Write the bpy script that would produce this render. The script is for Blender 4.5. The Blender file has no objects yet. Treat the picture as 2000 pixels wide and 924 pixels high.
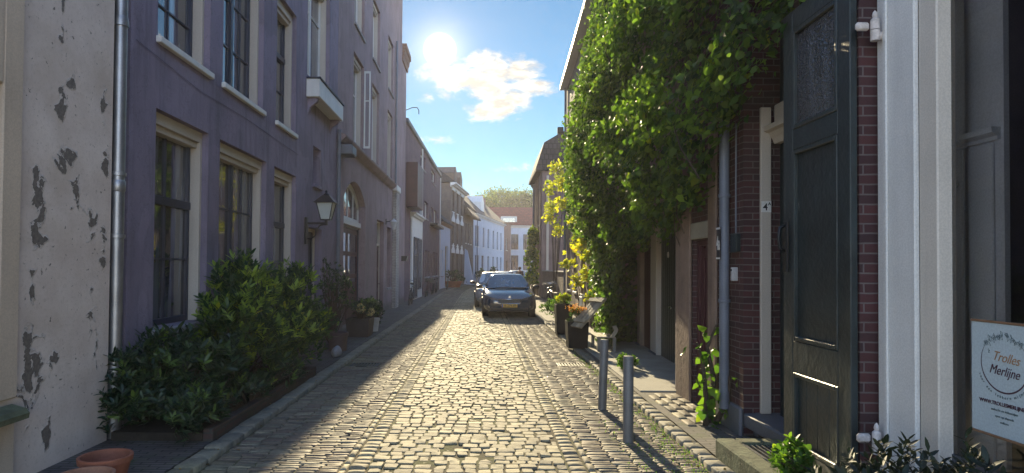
import bpy, math, random
import numpy as np
from mathutils import Vector, Matrix, Euler
R = math.radians
rnd = random.Random(7)
rng = np.random.default_rng(11)
sc = bpy.context.scene
C = sc.collection

# ---------------------------------------------------------------- camera
cam_d = bpy.data.cameras.new('camera')
cam = bpy.data.objects.new('camera', cam_d)
C.objects.link(cam)
cam.location = (0, 0, 1.7)
PITCH = R(1.1)
cam.rotation_mode = 'QUATERNION'
cam.rotation_quaternion = (Matrix.Rotation(PITCH, 3, 'X') @ Matrix.Rotation(R(90), 3, 'X') @ Matrix.Rotation(R(0.45), 3, 'Z')).to_quaternion()
cam_d.sensor_width = 36
cam_d.lens = 22.5
cam_d.shift_x = 0.031
cam_d.shift_y = (60 - 1250 * math.tan(PITCH)) / 2000
cam_d.clip_start = 0.05
cam_d.clip_end = 3000
sc.camera = cam

# ---------------------------------------------------------------- light
SUNV = Vector((-0.066, 1.0, 0.341)).normalized()
SUN_EL = math.asin(SUNV.z)
SUN_AZ = math.atan2(SUNV.x, SUNV.y)
sl = bpy.data.lights.new('sun', 'SUN')
sl.energy = 4.4
sl.angle = R(0.6)
sl.color = (1.0, 0.83, 0.52)
so = bpy.data.objects.new('sun', sl)
C.objects.link(so)
so.rotation_euler = SUNV.to_track_quat('Z', 'Y').to_euler()
so.location = (0, 20, 30)

def N(nt, t, **kw):
    n = nt.nodes.new(t)
    for k, v in kw.items():
        if k.startswith('i_'):
            key = k[2:]
            key = int(key) if key.isdigit() else key.replace('_', ' ')
            n.inputs[key].default_value = v
        else:
            setattr(n, k, v)
    return n
def L(nt, a, b): nt.links.new(a, b)
def M(nt, op, a, b=None, c=None, clamp=False):
    n = nt.nodes.new('ShaderNodeMath'); n.operation = op; n.use_clamp = clamp
    for i, v in enumerate((a, b, c)):
        if v is None: continue
        if isinstance(v, (int, float)): n.inputs[i].default_value = v
        else: L(nt, v, n.inputs[i])
    return n.outputs[0]
def MIX(nt, f, a, b, mode='MIX'):
    n = nt.nodes.new('ShaderNodeMix'); n.data_type = 'RGBA'; n.blend_type = mode
    for i, v in ((0, f), (6, a), (7, b)):
        if isinstance(v, (int, float)): n.inputs[i].default_value = v
        elif isinstance(v, tuple): n.inputs[i].default_value = (*v[:3], 1)
        else: L(nt, v, n.inputs[i])
    return n.outputs[2]
def RAMP(nt, fac, stops):
    n = nt.nodes.new('ShaderNodeValToRGB')
    e = n.color_ramp.elements
    while len(e) < len(stops): e.new(0.5)
    for q, (p, c) in zip(e, stops):
        q.position = p
        q.color = (*c, 1) if len(c) == 3 else c
    L(nt, fac, n.inputs[0])
    return n.outputs[0]
def SMOOTH(nt, v, a, b):
    n = nt.nodes.new('ShaderNodeMapRange'); n.interpolation_type = 'SMOOTHSTEP'
    L(nt, v, n.inputs[0]); n.inputs[1].default_value = a; n.inputs[2].default_value = b
    return n.outputs[0]

w = bpy.data.worlds.new('World'); sc.world = w; w.use_nodes = True
nt = w.node_tree; nt.nodes.clear()
out = N(nt, 'ShaderNodeOutputWorld'); bg = N(nt, 'ShaderNodeBackground')
sky = N(nt, 'ShaderNodeTexSky'); sky.sky_type = 'NISHITA'; sky.sun_disc = False
sky.sun_elevation = SUN_EL; sky.sun_rotation = SUN_AZ
sky.air_density = 1.0; sky.dust_density = 0.0; sky.ozone_density = 3.0
tc = N(nt, 'ShaderNodeTexCoord')
sep = N(nt, 'ShaderNodeSeparateXYZ'); L(nt, tc.outputs['Generated'], sep.inputs[0])
ysafe = M(nt, 'MAXIMUM', sep.outputs[1], 0.02)
u = M(nt, 'DIVIDE', sep.outputs[0], ysafe); v = M(nt, 'DIVIDE', sep.outputs[2], ysafe)
fwd = SMOOTH(nt, sep.outputs[1], 0.05, 0.2)
cuv = N(nt, 'ShaderNodeCombineXYZ'); L(nt, u, cuv.inputs[0]); L(nt, M(nt, 'MULTIPLY', v, 2.0), cuv.inputs[1])
nz = N(nt, 'ShaderNodeTexNoise', i_Scale=16.0, i_Detail=9.0, i_Roughness=0.62, i_Distortion=0.35); L(nt, cuv.outputs[0], nz.inputs['Vector'])
nz2 = N(nt, 'ShaderNodeTexNoise', i_Scale=5.0, i_Detail=8.0, i_Roughness=0.6, i_Distortion=0.5); L(nt, cuv.outputs[0], nz2.inputs['Vector'])
blobs = [(-.02, .296, .060, .036), (.02, .278, .060, .036), (.058, .306, .044, .028), (.02, .250, .058, .020), (.068, .286, .044, .018), (.02, .312, .05, .03), (.05, .268, .035, .02),
         (-.083, .267, .012, .007), (.055, .155, .03, .008), (-.075, .2, .026, .007), (.0, .322, .03, .016)]
best = None
for (cx_, cy_, ru, rv) in blobs:
    du = M(nt, 'MULTIPLY', M(nt, 'SUBTRACT', u, cx_), 1 / ru); dv = M(nt, 'MULTIPLY', M(nt, 'SUBTRACT', v, cy_), 1 / rv)
    d = M(nt, 'SQRT', M(nt, 'ADD', M(nt, 'MULTIPLY', du, du), M(nt, 'MULTIPLY', dv, dv)))
    wgt = 1.0 if rv > .011 else .62
    d = M(nt, 'MULTIPLY', M(nt, 'SUBTRACT', 1.25, d), wgt)
    best = d if best is None else M(nt, 'MAXIMUM', best, d)
best = M(nt, 'MAXIMUM', best, -1.0)
val = M(nt, 'ADD', best, M(nt, 'MULTIPLY', M(nt, 'SUBTRACT', nz.outputs[0], 0.48), 3.4))
mask = M(nt, 'MULTIPLY', SMOOTH(nt, val, 0.1, 1.15), fwd)
thin = M(nt, 'MULTIPLY', M(nt, 'MULTIPLY', SMOOTH(nt, nz2.outputs[0], 0.55, 0.8), 0.22), SMOOTH(nt, sep.outputs[2], 0.0, 0.1))
dotn = N(nt, 'ShaderNodeVectorMath', operation='DOT_PRODUCT'); L(nt, tc.outputs['Generated'], dotn.inputs[0]); dotn.inputs[1].default_value = SUNV
dt = M(nt, 'MAXIMUM', dotn.outputs['Value'], 0.0)
core = M(nt, 'MULTIPLY', SMOOTH(nt, dt, math.cos(R(1.5)), math.cos(R(0.2))), 12.0)
g1 = M(nt, 'MULTIPLY', M(nt, 'POWER', dt, 1300.0), 1.6)
g2 = M(nt, 'MULTIPLY', M(nt, 'POWER', dt, 150.0), 0.42)
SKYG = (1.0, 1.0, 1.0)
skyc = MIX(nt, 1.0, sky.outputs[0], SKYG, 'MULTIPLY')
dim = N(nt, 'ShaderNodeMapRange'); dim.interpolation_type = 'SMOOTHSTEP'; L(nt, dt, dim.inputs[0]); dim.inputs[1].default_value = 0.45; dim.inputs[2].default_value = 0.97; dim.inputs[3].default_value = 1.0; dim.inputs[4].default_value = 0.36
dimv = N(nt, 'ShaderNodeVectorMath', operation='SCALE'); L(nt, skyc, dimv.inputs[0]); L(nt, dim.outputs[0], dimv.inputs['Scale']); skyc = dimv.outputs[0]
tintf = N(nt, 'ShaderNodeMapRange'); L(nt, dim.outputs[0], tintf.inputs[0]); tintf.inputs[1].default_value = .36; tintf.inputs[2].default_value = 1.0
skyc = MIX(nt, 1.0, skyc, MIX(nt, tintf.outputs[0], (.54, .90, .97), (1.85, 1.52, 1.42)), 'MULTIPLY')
shade = N(nt, 'ShaderNodeTexNoise', i_Scale=34.0, i_Detail=5.0, i_Roughness=0.6); L(nt, cuv.outputs[0], shade.inputs['Vector'])
ccol = MIX(nt, SMOOTH(nt, shade.outputs[0], 0.38, 0.62), (2.1, 2.0, 1.8), (3.7, 3.35, 2.7))
skyc = MIX(nt, M(nt, 'MULTIPLY', thin, fwd), skyc, (1.9, 2.0, 2.0))
skyc = MIX(nt, mask, skyc, ccol)
glow = N(nt, 'ShaderNodeVectorMath', operation='SCALE'); glow.inputs[0].default_value = (1.0, 0.80, 0.60)
L(nt, M(nt, 'ADD', M(nt, 'ADD', core, g1), g2), glow.inputs['Scale'])
tot = N(nt, 'ShaderNodeVectorMath', operation='ADD'); L(nt, skyc, tot.inputs[0]); L(nt, glow.outputs[0], tot.inputs[1])
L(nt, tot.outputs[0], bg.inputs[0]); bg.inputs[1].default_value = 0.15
L(nt, bg.outputs[0], out.inputs[0])

sc.view_settings.view_transform = 'Standard'
sc.view_settings.look = 'None'
sc.view_settings.gamma = 1
sc.view_settings.exposure = 1.25
sc.cycles.max_bounces = 8
sc.cycles.transparent_max_bounces = 12
sc.cycles.use_denoising = True
sc.cycles.sample_clamp_indirect = 6

# ---------------------------------------------------------------- materials
MATS = {}
def newmat(name):
    m = bpy.data.materials.new(name); m.use_nodes = True
    nt = m.node_tree; nt.nodes.clear()
    o = N(nt, 'ShaderNodeOutputMaterial'); p = N(nt, 'ShaderNodeBsdfPrincipled')
    L(nt, p.outputs[0], o.inputs[0])
    return m, nt, p, o
def mat(name, col, rough=0.8, var=0.15, scale=3.0, bump=0.0, bscale=30.0, metal=0.0, spec=0.5, coat=0.0, stain=0.0, island=0.0, grain=0.06, patch=0.0):
    if name in MATS: return MATS[name]
    m, nt, p, o = newmat(name)
    tc = N(nt, 'ShaderNodeTexCoord')
    n1 = N(nt, 'ShaderNodeTexNoise', i_Scale=scale, i_Detail=6.0, i_Roughness=0.6); L(nt, tc.outputs['Object'], n1.inputs['Vector'])
    lo = tuple(max(0, c * (1 - var)) for c in col); hi = tuple(min(1, c * (1 + var)) for c in col)
    c = RAMP(nt, n1.outputs[0], [(0.3, lo), (0.7, hi)])
    if stain:
        mp = N(nt, 'ShaderNodeMapping'); mp.inputs['Scale'].default_value = (5, 5, 0.5); L(nt, tc.outputs['Object'], mp.inputs[0])
        n3 = N(nt, 'ShaderNodeTexNoise', i_Scale=1.3, i_Detail=7.0, i_Roughness=0.65); L(nt, mp.outputs[0], n3.inputs['Vector'])
        c = MIX(nt, M(nt, 'MULTIPLY', SMOOTH(nt, n3.outputs[0], 0.45, 0.75), stain), c, tuple(x * 0.45 for x in col))
    if patch:
        n6 = N(nt, 'ShaderNodeTexNoise', i_Scale=.55, i_Detail=3.0, i_Roughness=.5, i_Distortion=.4); L(nt, tc.outputs['Object'], n6.inputs['Vector'])
        c = MIX(nt, M(nt, 'MULTIPLY', SMOOTH(nt, n6.outputs[0], .56, .575), patch), c, tuple(x * 1.45 for x in col))
        c = MIX(nt, M(nt, 'MULTIPLY', SMOOTH(nt, n6.outputs[0], .40, .385), patch * .8), c, tuple(x * .62 for x in col))
        n7 = N(nt, 'ShaderNodeTexNoise', i_Scale=1.1, i_Detail=8.0, i_Roughness=.7); L(nt, tc.outputs['Object'], n7.inputs['Vector'])
        cr = M(nt, 'LESS_THAN', M(nt, 'ABSOLUTE', M(nt, 'SUBTRACT', n7.outputs[0], .53)), .0022)
        c = MIX(nt, M(nt, 'MULTIPLY', cr, .55), c, tuple(x * .3 for x in col))
        sz = N(nt, 'ShaderNodeSeparateXYZ'); L(nt, tc.outputs['Object'], sz.inputs[0])
        n8 = N(nt, 'ShaderNodeTexNoise', i_Scale=4.0, i_Detail=7.0, i_Roughness=.7); L(nt, tc.outputs['Object'], n8.inputs['Vector'])
        dd = M(nt, 'SUBTRACT', M(nt, 'MULTIPLY', n8.outputs[0], 1.9), M(nt, 'MULTIPLY', sz.outputs[2], 1.5))
        c = MIX(nt, M(nt, 'MULTIPLY', SMOOTH(nt, dd, .2, .7), .55), c, (.07, .075, .05))
    if grain:
        n4 = N(nt, 'ShaderNodeTexNoise', i_Scale=90.0, i_Detail=3.0); L(nt, tc.outputs['Object'], n4.inputs['Vector'])
        c = MIX(nt, SMOOTH(nt, n4.outputs[0], 0.35, 0.65), MIX(nt, 1.0, c, (1 - grain * 2,) * 3, 'MULTIPLY'), c)
    if island:
        g = N(nt, 'ShaderNodeNewGeometry')
        c = MIX(nt, 1.0, c, RAMP(nt, g.outputs['Random Per Island'], [(0, (1 - island,) * 3), (1, (1, 1, 1))]), 'MULTIPLY')
    L(nt, c, p.inputs['Base Color'])
    r = N(nt, 'ShaderNodeMapRange'); L(nt, n1.outputs[0], r.inputs[0]); r.inputs[3].default_value = max(0.02, rough - 0.08); r.inputs[4].default_value = min(1, rough + 0.08)
    L(nt, r.outputs[0], p.inputs['Roughness'])
    p.inputs['Metallic'].default_value = metal; p.inputs['Specular IOR Level'].default_value = spec; p.inputs['Coat Weight'].default_value = coat
    if bump:
        n2 = N(nt, 'ShaderNodeTexNoise', i_Scale=bscale, i_Detail=5.0, i_Roughness=0.6); L(nt, tc.outputs['Object'], n2.inputs['Vector'])
        b = N(nt, 'ShaderNodeBump'); b.inputs['Strength'].default_value = bump; b.inputs['Distance'].default_value = 0.02
        L(nt, n2.outputs[0], b.inputs['Height']); L(nt, b.outputs[0], p.inputs['Normal'])
    MATS[name] = m
    return m
def brickmat(name, c1, c2, mortar, bw=0.21, rh=0.065, ms=0.011, rough=0.85, flat=False, bump=0.5, offset=0.5, moss=0.0, paint=0.0):
    if name in MATS: return MATS[name]
    m, nt, p, o = newmat(name)
    tc = N(nt, 'ShaderNodeTexCoord')
    s = N(nt, 'ShaderNodeSeparateXYZ'); L(nt, tc.outputs['Object'], s.inputs[0])
    cb = N(nt, 'ShaderNodeCombineXYZ')
    if flat:
        L(nt, s.outputs[0], cb.inputs[0]); L(nt, s.outputs[1], cb.inputs[1])
    else:
        sn = N(nt, 'ShaderNodeSeparateXYZ'); L(nt, tc.outputs['Normal'], sn.inputs[0])
        side = M(nt, 'GREATER_THAN', M(nt, 'ABSOLUTE', sn.outputs[0]), 0.5)
        uu = M(nt, 'ADD', M(nt, 'MULTIPLY', s.outputs[0], M(nt, 'SUBTRACT', 1.0, side)), M(nt, 'MULTIPLY', s.outputs[1], side))
        L(nt, uu, cb.inputs[0]); L(nt, s.outputs[2], cb.inputs[1])
    wob = N(nt, 'ShaderNodeTexNoise', i_Scale=3.0, i_Detail=3.0); L(nt, tc.outputs['Object'], wob.inputs['Vector'])
    add = N(nt, 'ShaderNodeVectorMath', operation='ADD'); L(nt, cb.outputs[0], add.inputs[0])
    sc1 = N(nt, 'ShaderNodeVectorMath', operation='SCALE'); L(nt, wob.outputs[1], sc1.inputs[0]); sc1.inputs['Scale'].default_value = 0.018
    L(nt, sc1.outputs[0], add.inputs[1])
    b = N(nt, 'ShaderNodeTexBrick'); L(nt, add.outputs[0], b.inputs['Vector'])
    b.offset = offset
    b.inputs['Scale'].default_value = 1; b.inputs['Brick Width'].default_value = bw; b.inputs['Row Height'].default_value = rh
    b.inputs['Mortar Size'].default_value = ms; b.inputs['Mortar Smooth'].default_value = 0.35; b.inputs['Bias'].default_value = 0
    b.inputs['Color1'].default_value = (*c1, 1); b.inputs['Color2'].default_value = (*c2, 1); b.inputs['Mortar'].default_value = (*mortar, 1)
    n1 = N(nt, 'ShaderNodeTexNoise', i_Scale=1.7, i_Detail=7.0, i_Roughness=0.65); L(nt, tc.outputs['Object'], n1.inputs['Vector'])
    c = MIX(nt, 1.0, b.outputs[0], RAMP(nt, n1.outputs[0], [(0.3, (.62, .6, .6)), (0.7, (1.1, 1.08, 1.05))]), 'MULTIPLY')
    if moss:
        n5 = N(nt, 'ShaderNodeTexNoise', i_Scale=2.3, i_Detail=8.0, i_Roughness=0.7); L(nt, tc.outputs['Object'], n5.inputs['Vector'])
        c = MIX(nt, M(nt, 'MULTIPLY', SMOOTH(nt, n5.outputs[0], 0.5, 0.66), moss), c, (.06, .085, .02))
    L(nt, c, p.inputs['Base Color']); p.inputs['Roughness'].default_value = rough
    n2 = N(nt, 'ShaderNodeTexNoise', i_Scale=60.0, i_Detail=4.0); L(nt, tc.outputs['Object'], n2.inputs['Vector'])
    h = M(nt, 'ADD', M(nt, 'MULTIPLY', M(nt, 'SUBTRACT', 1.0, b.outputs[1]), 1.0), M(nt, 'MULTIPLY', n2.outputs[0], 0.45))
    bp = N(nt, 'ShaderNodeBump'); bp.inputs['Strength'].default_value = bump; bp.inputs['Distance'].default_value = 0.012
    L(nt, h, bp.inputs['Height']); L(nt, bp.outputs[0], p.inputs['Normal'])
    MATS[name] = m
    return m
def leafmat(name, dark, light, trans=0.35, rough=0.5):
    m, nt, p, o = newmat(name)
    at = N(nt, 'ShaderNodeAttribute', attribute_name='tint')
    g = N(nt, 'ShaderNodeNewGeometry')
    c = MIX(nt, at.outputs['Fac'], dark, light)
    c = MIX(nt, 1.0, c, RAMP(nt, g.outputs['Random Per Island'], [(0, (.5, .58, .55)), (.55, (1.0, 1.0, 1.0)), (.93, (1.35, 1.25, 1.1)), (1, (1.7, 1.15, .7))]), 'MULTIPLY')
    L(nt, c, p.inputs['Base Color']); p.inputs['Roughness'].default_value = rough; p.inputs['Specular IOR Level'].default_value = 0.35
    tr = N(nt, 'ShaderNodeBsdfTranslucent')
    L(nt, MIX(nt, 1.0, c, (1.9, 2.1, 0.9), 'MULTIPLY'), tr.inputs[0])
    mx = N(nt, 'ShaderNodeMixShader'); mx.inputs[0].default_value = trans
    L(nt, p.outputs[0], mx.inputs[1]); L(nt, tr.outputs[0], mx.inputs[2]); L(nt, mx.outputs[0], o.inputs[0])
    MATS[name] = m
    return m
def glassmat(name, tint=(.9, .95, .95), clear=0.85, rough=0.02, wobble=0.0, ws=3.0):
    m, nt, p, o = newmat(name); nt.nodes.remove(p)
    tr = N(nt, 'ShaderNodeBsdfTransparent'); tr.inputs[0].default_value = (*[c * clear for c in tint], 1)
    gl = N(nt, 'ShaderNodeBsdfGlossy'); gl.inputs['Roughness'].default_value = rough
    fr = N(nt, 'ShaderNodeFresnel'); fr.inputs[0].default_value = 1.6
    if wobble:
        tc = N(nt, 'ShaderNodeTexCoord'); n2 = N(nt, 'ShaderNodeTexNoise', i_Scale=ws, i_Detail=2.0); L(nt, tc.outputs['Object'], n2.inputs['Vector'])
        b = N(nt, 'ShaderNodeBump'); b.inputs['Strength'].default_value = wobble; b.inputs['Distance'].default_value = 0.02
        L(nt, n2.outputs[0], b.inputs['Height']); L(nt, b.outputs[0], gl.inputs['Normal']); L(nt, b.outputs[0], fr.inputs['Normal'])
    mx = N(nt, 'ShaderNodeMixShader'); L(nt, fr.outputs[0], mx.inputs[0]); L(nt, tr.outputs[0], mx.inputs[1]); L(nt, gl.outputs[0], mx.inputs[2])
    L(nt, mx.outputs[0], o.inputs[0])
    MATS[name] = m
    return m
def panemat(name, col, wobble=0.15):
    m, nt, p, o = newmat(name)
    tc = N(nt, 'ShaderNodeTexCoord'); n2 = N(nt, 'ShaderNodeTexNoise', i_Scale=2.2, i_Detail=2.0); L(nt, tc.outputs['Object'], n2.inputs['Vector'])
    b = N(nt, 'ShaderNodeBump'); b.inputs['Strength'].default_value = wobble; b.inputs['Distance'].default_value = 0.02
    L(nt, n2.outputs[0], b.inputs['Height']); L(nt, b.outputs[0], p.inputs['Normal'])
    mpp = N(nt, 'ShaderNodeMapping'); mpp.inputs['Scale'].default_value = (5, 5, .35); L(nt, tc.outputs['Object'], mpp.inputs[0]); nf = N(nt, 'ShaderNodeTexNoise', i_Scale=1.6, i_Detail=3.0); L(nt, mpp.outputs[0], nf.inputs['Vector'])
    L(nt, RAMP(nt, nf.outputs[0], [(.46, tuple(c * .6 for c in col)), (.60, tuple(min(1, c * 2.6) for c in col))]), p.inputs['Base Color']); p.inputs['Roughness'].default_value = 0.03; p.inputs['IOR'].default_value = 2.5
    MATS[name] = m
    return m

mauve = mat('mauve_stucco', (.235, .20, .265), .88, .24, .8, .5, 16, stain=.6, patch=.28)
pink = mat('pink_stucco', (.30, .225, .235), .9, .22, .9, .4, 18, stain=.5, patch=.22)
greystucco = mat('grey_stucco', (.2, .2, .22), .9, .15, 1.2, .3, 20, stain=.4)
cream = mat('cream_paint', (.55, .49, .42), .55, .06, 2, .08, 40, stain=.15)
creamwall = mat('cream_wall', (.62, .5, .38), .8, .08, 1.5, .15, 25, stain=.3)
white = mat('white_paint', (.72, .71, .68), .5, .06, 2, .08, 30, stain=.18)
whitewall = mat('white_wall', (.50, .56, .66), .8, .08, 1, .15, 15, stain=.3)
bluewood = mat('dark_blue_paint', (.035, .04, .065), .4, .2, 3, .08, 30)
darkgreen = mat('dark_green_paint', (.020, .032, .035), .36, .4, 4, .35, 18, stain=.2)
def wear(m, col, sc_, lo):
    nt = m.node_tree; p = [n for n in nt.nodes if n.type == 'BSDF_PRINCIPLED'][0]; src = p.inputs['Base Color'].links[0].from_socket
    tc = N(nt, 'ShaderNodeTexCoord'); mp = N(nt, 'ShaderNodeMapping'); mp.inputs['Scale'].default_value = (sc_, sc_, sc_ * .35); L(nt, tc.outputs['Object'], mp.inputs[0])
    n = N(nt, 'ShaderNodeTexNoise', i_Scale=4.0, i_Detail=9.0, i_Roughness=.75); L(nt, mp.outputs[0], n.inputs['Vector'])
    L(nt, MIX(nt, SMOOTH(nt, n.outputs[0], lo, lo + .05), src, col), p.inputs['Base Color'])
wear(darkgreen, (.22, .21, .19), 3.0, .66)
wear(white, (.30, .27, .24), 2.5, .70)
darkred = mat('dark_red_paint', (.07, .018, .025), .5, .2, 3, .1, 25)
blackp = mat('black_paint', (.015, .015, .018), .4, .2, 5)
iron = mat('cast_iron', (.03, .032, .035), .5, .3, 8, .2, 60, metal=.6)
zinc = mat('zinc_pipe', (.36, .36, .37), .42, .25, 3, .08, 20, metal=.75, stain=.4)
greypipe = mat('grey_pipe', (.14, .16, .20), .5, .15, 3, .05, 20)
stone = mat('stone_sill', (.30, .29, .30), .8, .2, 4, .3, 30, stain=.3)
bluestone = mat('blue_stone', (.12, .125, .14), .6, .2, 4, .2, 30)
sandstone = mat('worn_sandstone', (.25, .175, .135), .9, .3, 3, .5, 18, stain=.5)
concrete = mat('concrete', (.33, .31, .26), .85, .22, 1.6, .35, 30, stain=.0)
mossy = mat('mossy_stone', (.12, .13, .075), .95, .55, 5, .6, 18)
soil = mat('soil', (.035, .028, .02), 1, .4, 8, .6, 25)
terracotta = mat('terracotta', (.33, .115, .065), .8, .25, 6, .25, 25, stain=.3)
rubber = mat('tyre_rubber', (.015, .015, .015), .8, .2, 8)
chrome = mat('chrome_metal', (.6, .6, .62), .18, .05, 5, metal=1)
steel = mat('galvanised_steel', (.5, .5, .5), .35, .15, 10, metal=.9)
bark = mat('bark', (.07, .05, .035), .95, .4, 12, .7, 30)
plank = mat('weathered_wood', (.36, .31, .22), .75, .35, 5, .5, 30, island=.25)
bollardm = mat('grey_bollard_paint', (.14, .145, .15), .42, .2, 4, .12, 50, stain=.3)
pane = panemat('window_glass', (.06, .062, .07))
panelit = panemat('curtained_glass', (.10, .10, .11), .1)
redbrick = brickmat('dark_red_brick', (.085, .028, .030), (.042, .020, .024), (.13, .11, .11), ms=.0065)
purplebrick = brickmat('purple_brick', (.16, .085, .11), (.115, .07, .09), (.17, .14, .16))
brownbrick = brickmat('brown_brick', (.19, .13, .10), (.14, .10, .08), (.22, .19, .17))
orangebrick = brickmat('orange_brick', (.26, .13, .09), (.2, .1, .08), (.25, .22, .2))
lowbrick = brickmat('bed_edge_brick', (.075, .04, .035), (.05, .035, .03), (.05, .05, .045), moss=.5)
tile = brickmat('red_roof_tile', (.24, .06, .045), (.19, .05, .04), (.08, .02, .018), bw=.24, rh=.3, ms=.03, bump=1.0)
slate = brickmat('dark_roof_tile', (.055, .05, .065), (.04, .04, .05), (.02, .02, .02), bw=.24, rh=.3, ms=.03, bump=1.0)
clinker = brickmat('pavement_clinker', (.16, .14, .13), (.11, .10, .10), (.045, .045, .035), bw=.2, rh=.06, ms=.009, flat=True, moss=.5)
slabs = brickmat('pavement_slabs', (.30, .29, .27), (.24, .235, .22), (.08, .085, .06), bw=.45, rh=.3, ms=.012, flat=True, moss=.25)

# ---------------------------------------------------------------- mesh helpers
class MB:
    def __init__(s): s.v = []; s.f = []
    def quad(s, a, b, c, d):
        k = len(s.v); s.v += [a, b, c, d]; s.f.append((k, k + 1, k + 2, k + 3)); return s
    def box(s, x0, x1, y0, y1, z0, z1, bev=0.0):
        x0, x1 = min(x0, x1), max(x0, x1); y0, y1 = min(y0, y1), max(y0, y1); z0, z1 = min(z0, z1), max(z0, z1)
        k = len(s.v)
        if bev <= 0:
            s.v += [(x0, y0, z0), (x1, y0, z0), (x1, y1, z0), (x0, y1, z0), (x0, y0, z1), (x1, y0, z1), (x1, y1, z1), (x0, y1, z1)]
            s.f += [tuple(k + i for i in q) for q in ((0, 3, 2, 1), (4, 5, 6, 7), (0, 1, 5, 4), (1, 2, 6, 5), (2, 3, 7, 6), (3, 0, 4, 7))]
            return s
        b = min(bev, (x1 - x0) * .4, (y1 - y0) * .4, (z1 - z0) * .4)
        # chamfered box: 24 verts
        P = {}
        for i, (X, sx) in enumerate(((x0, 1), (x1, -1))):
            for j, (Y, sy) in enumerate(((y0, 1), (y1, -1))):
                for l, (Z, sz) in enumerate(((z0, 1), (z1, -1))):
                    for a in range(3):
                        q = [X, Y, Z]
                        for t, sg in ((0, sx), (1, sy), (2, sz)):
                            if t != a: q[t] += sg * b
                        P[i, j, l, a] = len(s.v); s.v.append(tuple(q))
        def g(i, j, l, a): return P[i, j, l, a]
        for e in (0, 1):
            s.f.append(tuple(g(e, j, l, 0) for j, l in ((0, 0), (1, 0), (1, 1), (0, 1))))
            s.f.append(tuple(g(i, e, l, 1) for i, l in ((0, 0), (1, 0), (1, 1), (0, 1))))
            s.f.append(tuple(g(i, j, e, 2) for i, j in ((0, 0), (1, 0), (1, 1), (0, 1))))
        for p in (0, 1):
            for q in (0, 1):
                s.f.append((g(0, p, q, 1), g(1, p, q, 1), g(1, p, q, 2), g(0, p, q, 2)))
                s.f.append((g(p, 0, q, 0), g(p, 1, q, 0), g(p, 1, q, 2), g(p, 0, q, 2)))
                s.f.append((g(p, q, 0, 0), g(p, q, 1, 0), g(p, q, 1, 1), g(p, q, 0, 1)))
                for r_ in (0, 1):
                    s.f.append((g(p, q, r_, 0), g(p, q, r_, 1), g(p, q, r_, 2)))
        return s
    def prism(s, pts, axis, a0, a1):
        """extrude polygon pts (2D) along axis between a0,a1. axis 0: pts=(y,z); 1: pts=(x,z); 2: pts=(x,y)"""
        k = len(s.v); n = len(pts)
        for a in (a0, a1):
            for (p, q) in pts:
                s.v.append({0: (a, p, q), 1: (p, a, q), 2: (p, q, a)}[axis])
        s.f.append(tuple(k + i for i in range(n))[::-1]); s.f.append(tuple(k + n + i for i in range(n)))
        for i in range(n):
            j = (i + 1) % n; s.f.append((k + i, k + j, k + n + j, k + n + i))
        return s
    def tube(s, pts, r, n=10, caps=True):
        pts = [Vector(p) for p in pts]; rs = r if isinstance(r, (list, tuple)) else [r] * len(pts)
        k = len(s.v); prev = None
        for i, p in enumerate(pts):
            d = (pts[min(i + 1, len(pts) - 1)] - pts[max(i - 1, 0)]).normalized()
            if prev is None:
                a = d.orthogonal().normalized()
            else:
                a = (prev - d * prev.dot(d)).normalized()
            prev = a; b = d.cross(a)
            for j in range(n):
                t = 2 * math.pi * j / n
                s.v.append(tuple(p + (a * math.cos(t) + b * math.sin(t)) * rs[i]))
        for i in range(len(pts) - 1):
            for j in range(n):
                s.f.append((k + i * n + j, k + i * n + (j + 1) % n, k + (i + 1) * n + (j + 1) % n, k + (i + 1) * n + j))
        if caps:
            s.f.append(tuple(k + j for j in range(n))[::-1]); s.f.append(tuple(k + (len(pts) - 1) * n + j for j in range(n)))
        return s
    def lathe(s, prof, c=(0, 0, 0), n=20, axis='z'):
        k = len(s.v); m = len(prof)
        for (r, h) in prof:
            for j in range(n):
                t = 2 * math.pi * j / n; a, b = r * math.cos(t), r * math.sin(t)
                q = {'z': (a, b, h), 'x': (h, a, b), 'y': (a, h, b)}[axis]
                s.v.append((c[0] + q[0], c[1] + q[1], c[2] + q[2]))
        for i in range(m - 1):
            for j in range(n):
                s.f.append((k + i * n + j, k + i * n + (j + 1) % n, k + (i + 1) * n + (j + 1) % n, k + (i + 1) * n + j))
        s.f.append(tuple(k + j for j in range(n))[::-1]); s.f.append(tuple(k + (m - 1) * n + j for j in range(n)))
        return s
    def xf(s, mtx, start=0):
        for i in range(start, len(s.v)): s.v[i] = tuple(mtx @ Vector(s.v[i]))
        return s
    def build(s, name, m, parent=None, smooth=False, loc=None, recalc=True):
        me = bpy.data.meshes.new(name); me.from_pydata(s.v, [], s.f)
        if recalc:
            import bmesh
            bm = bmesh.new(); bm.from_mesh(me); bmesh.ops.recalc_face_normals(bm, faces=bm.faces[:]); bm.to_mesh(me); bm.free()
        if smooth:
            me.shade_smooth()
            if smooth == 'auto': me.set_sharp_from_angle(angle=R(40))
        me.materials.append(m); me.update()
        o = bpy.data.objects.new(name, me); C.objects.link(o)
        if parent: o.parent = parent
        if loc: o.location = loc
        return o
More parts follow.
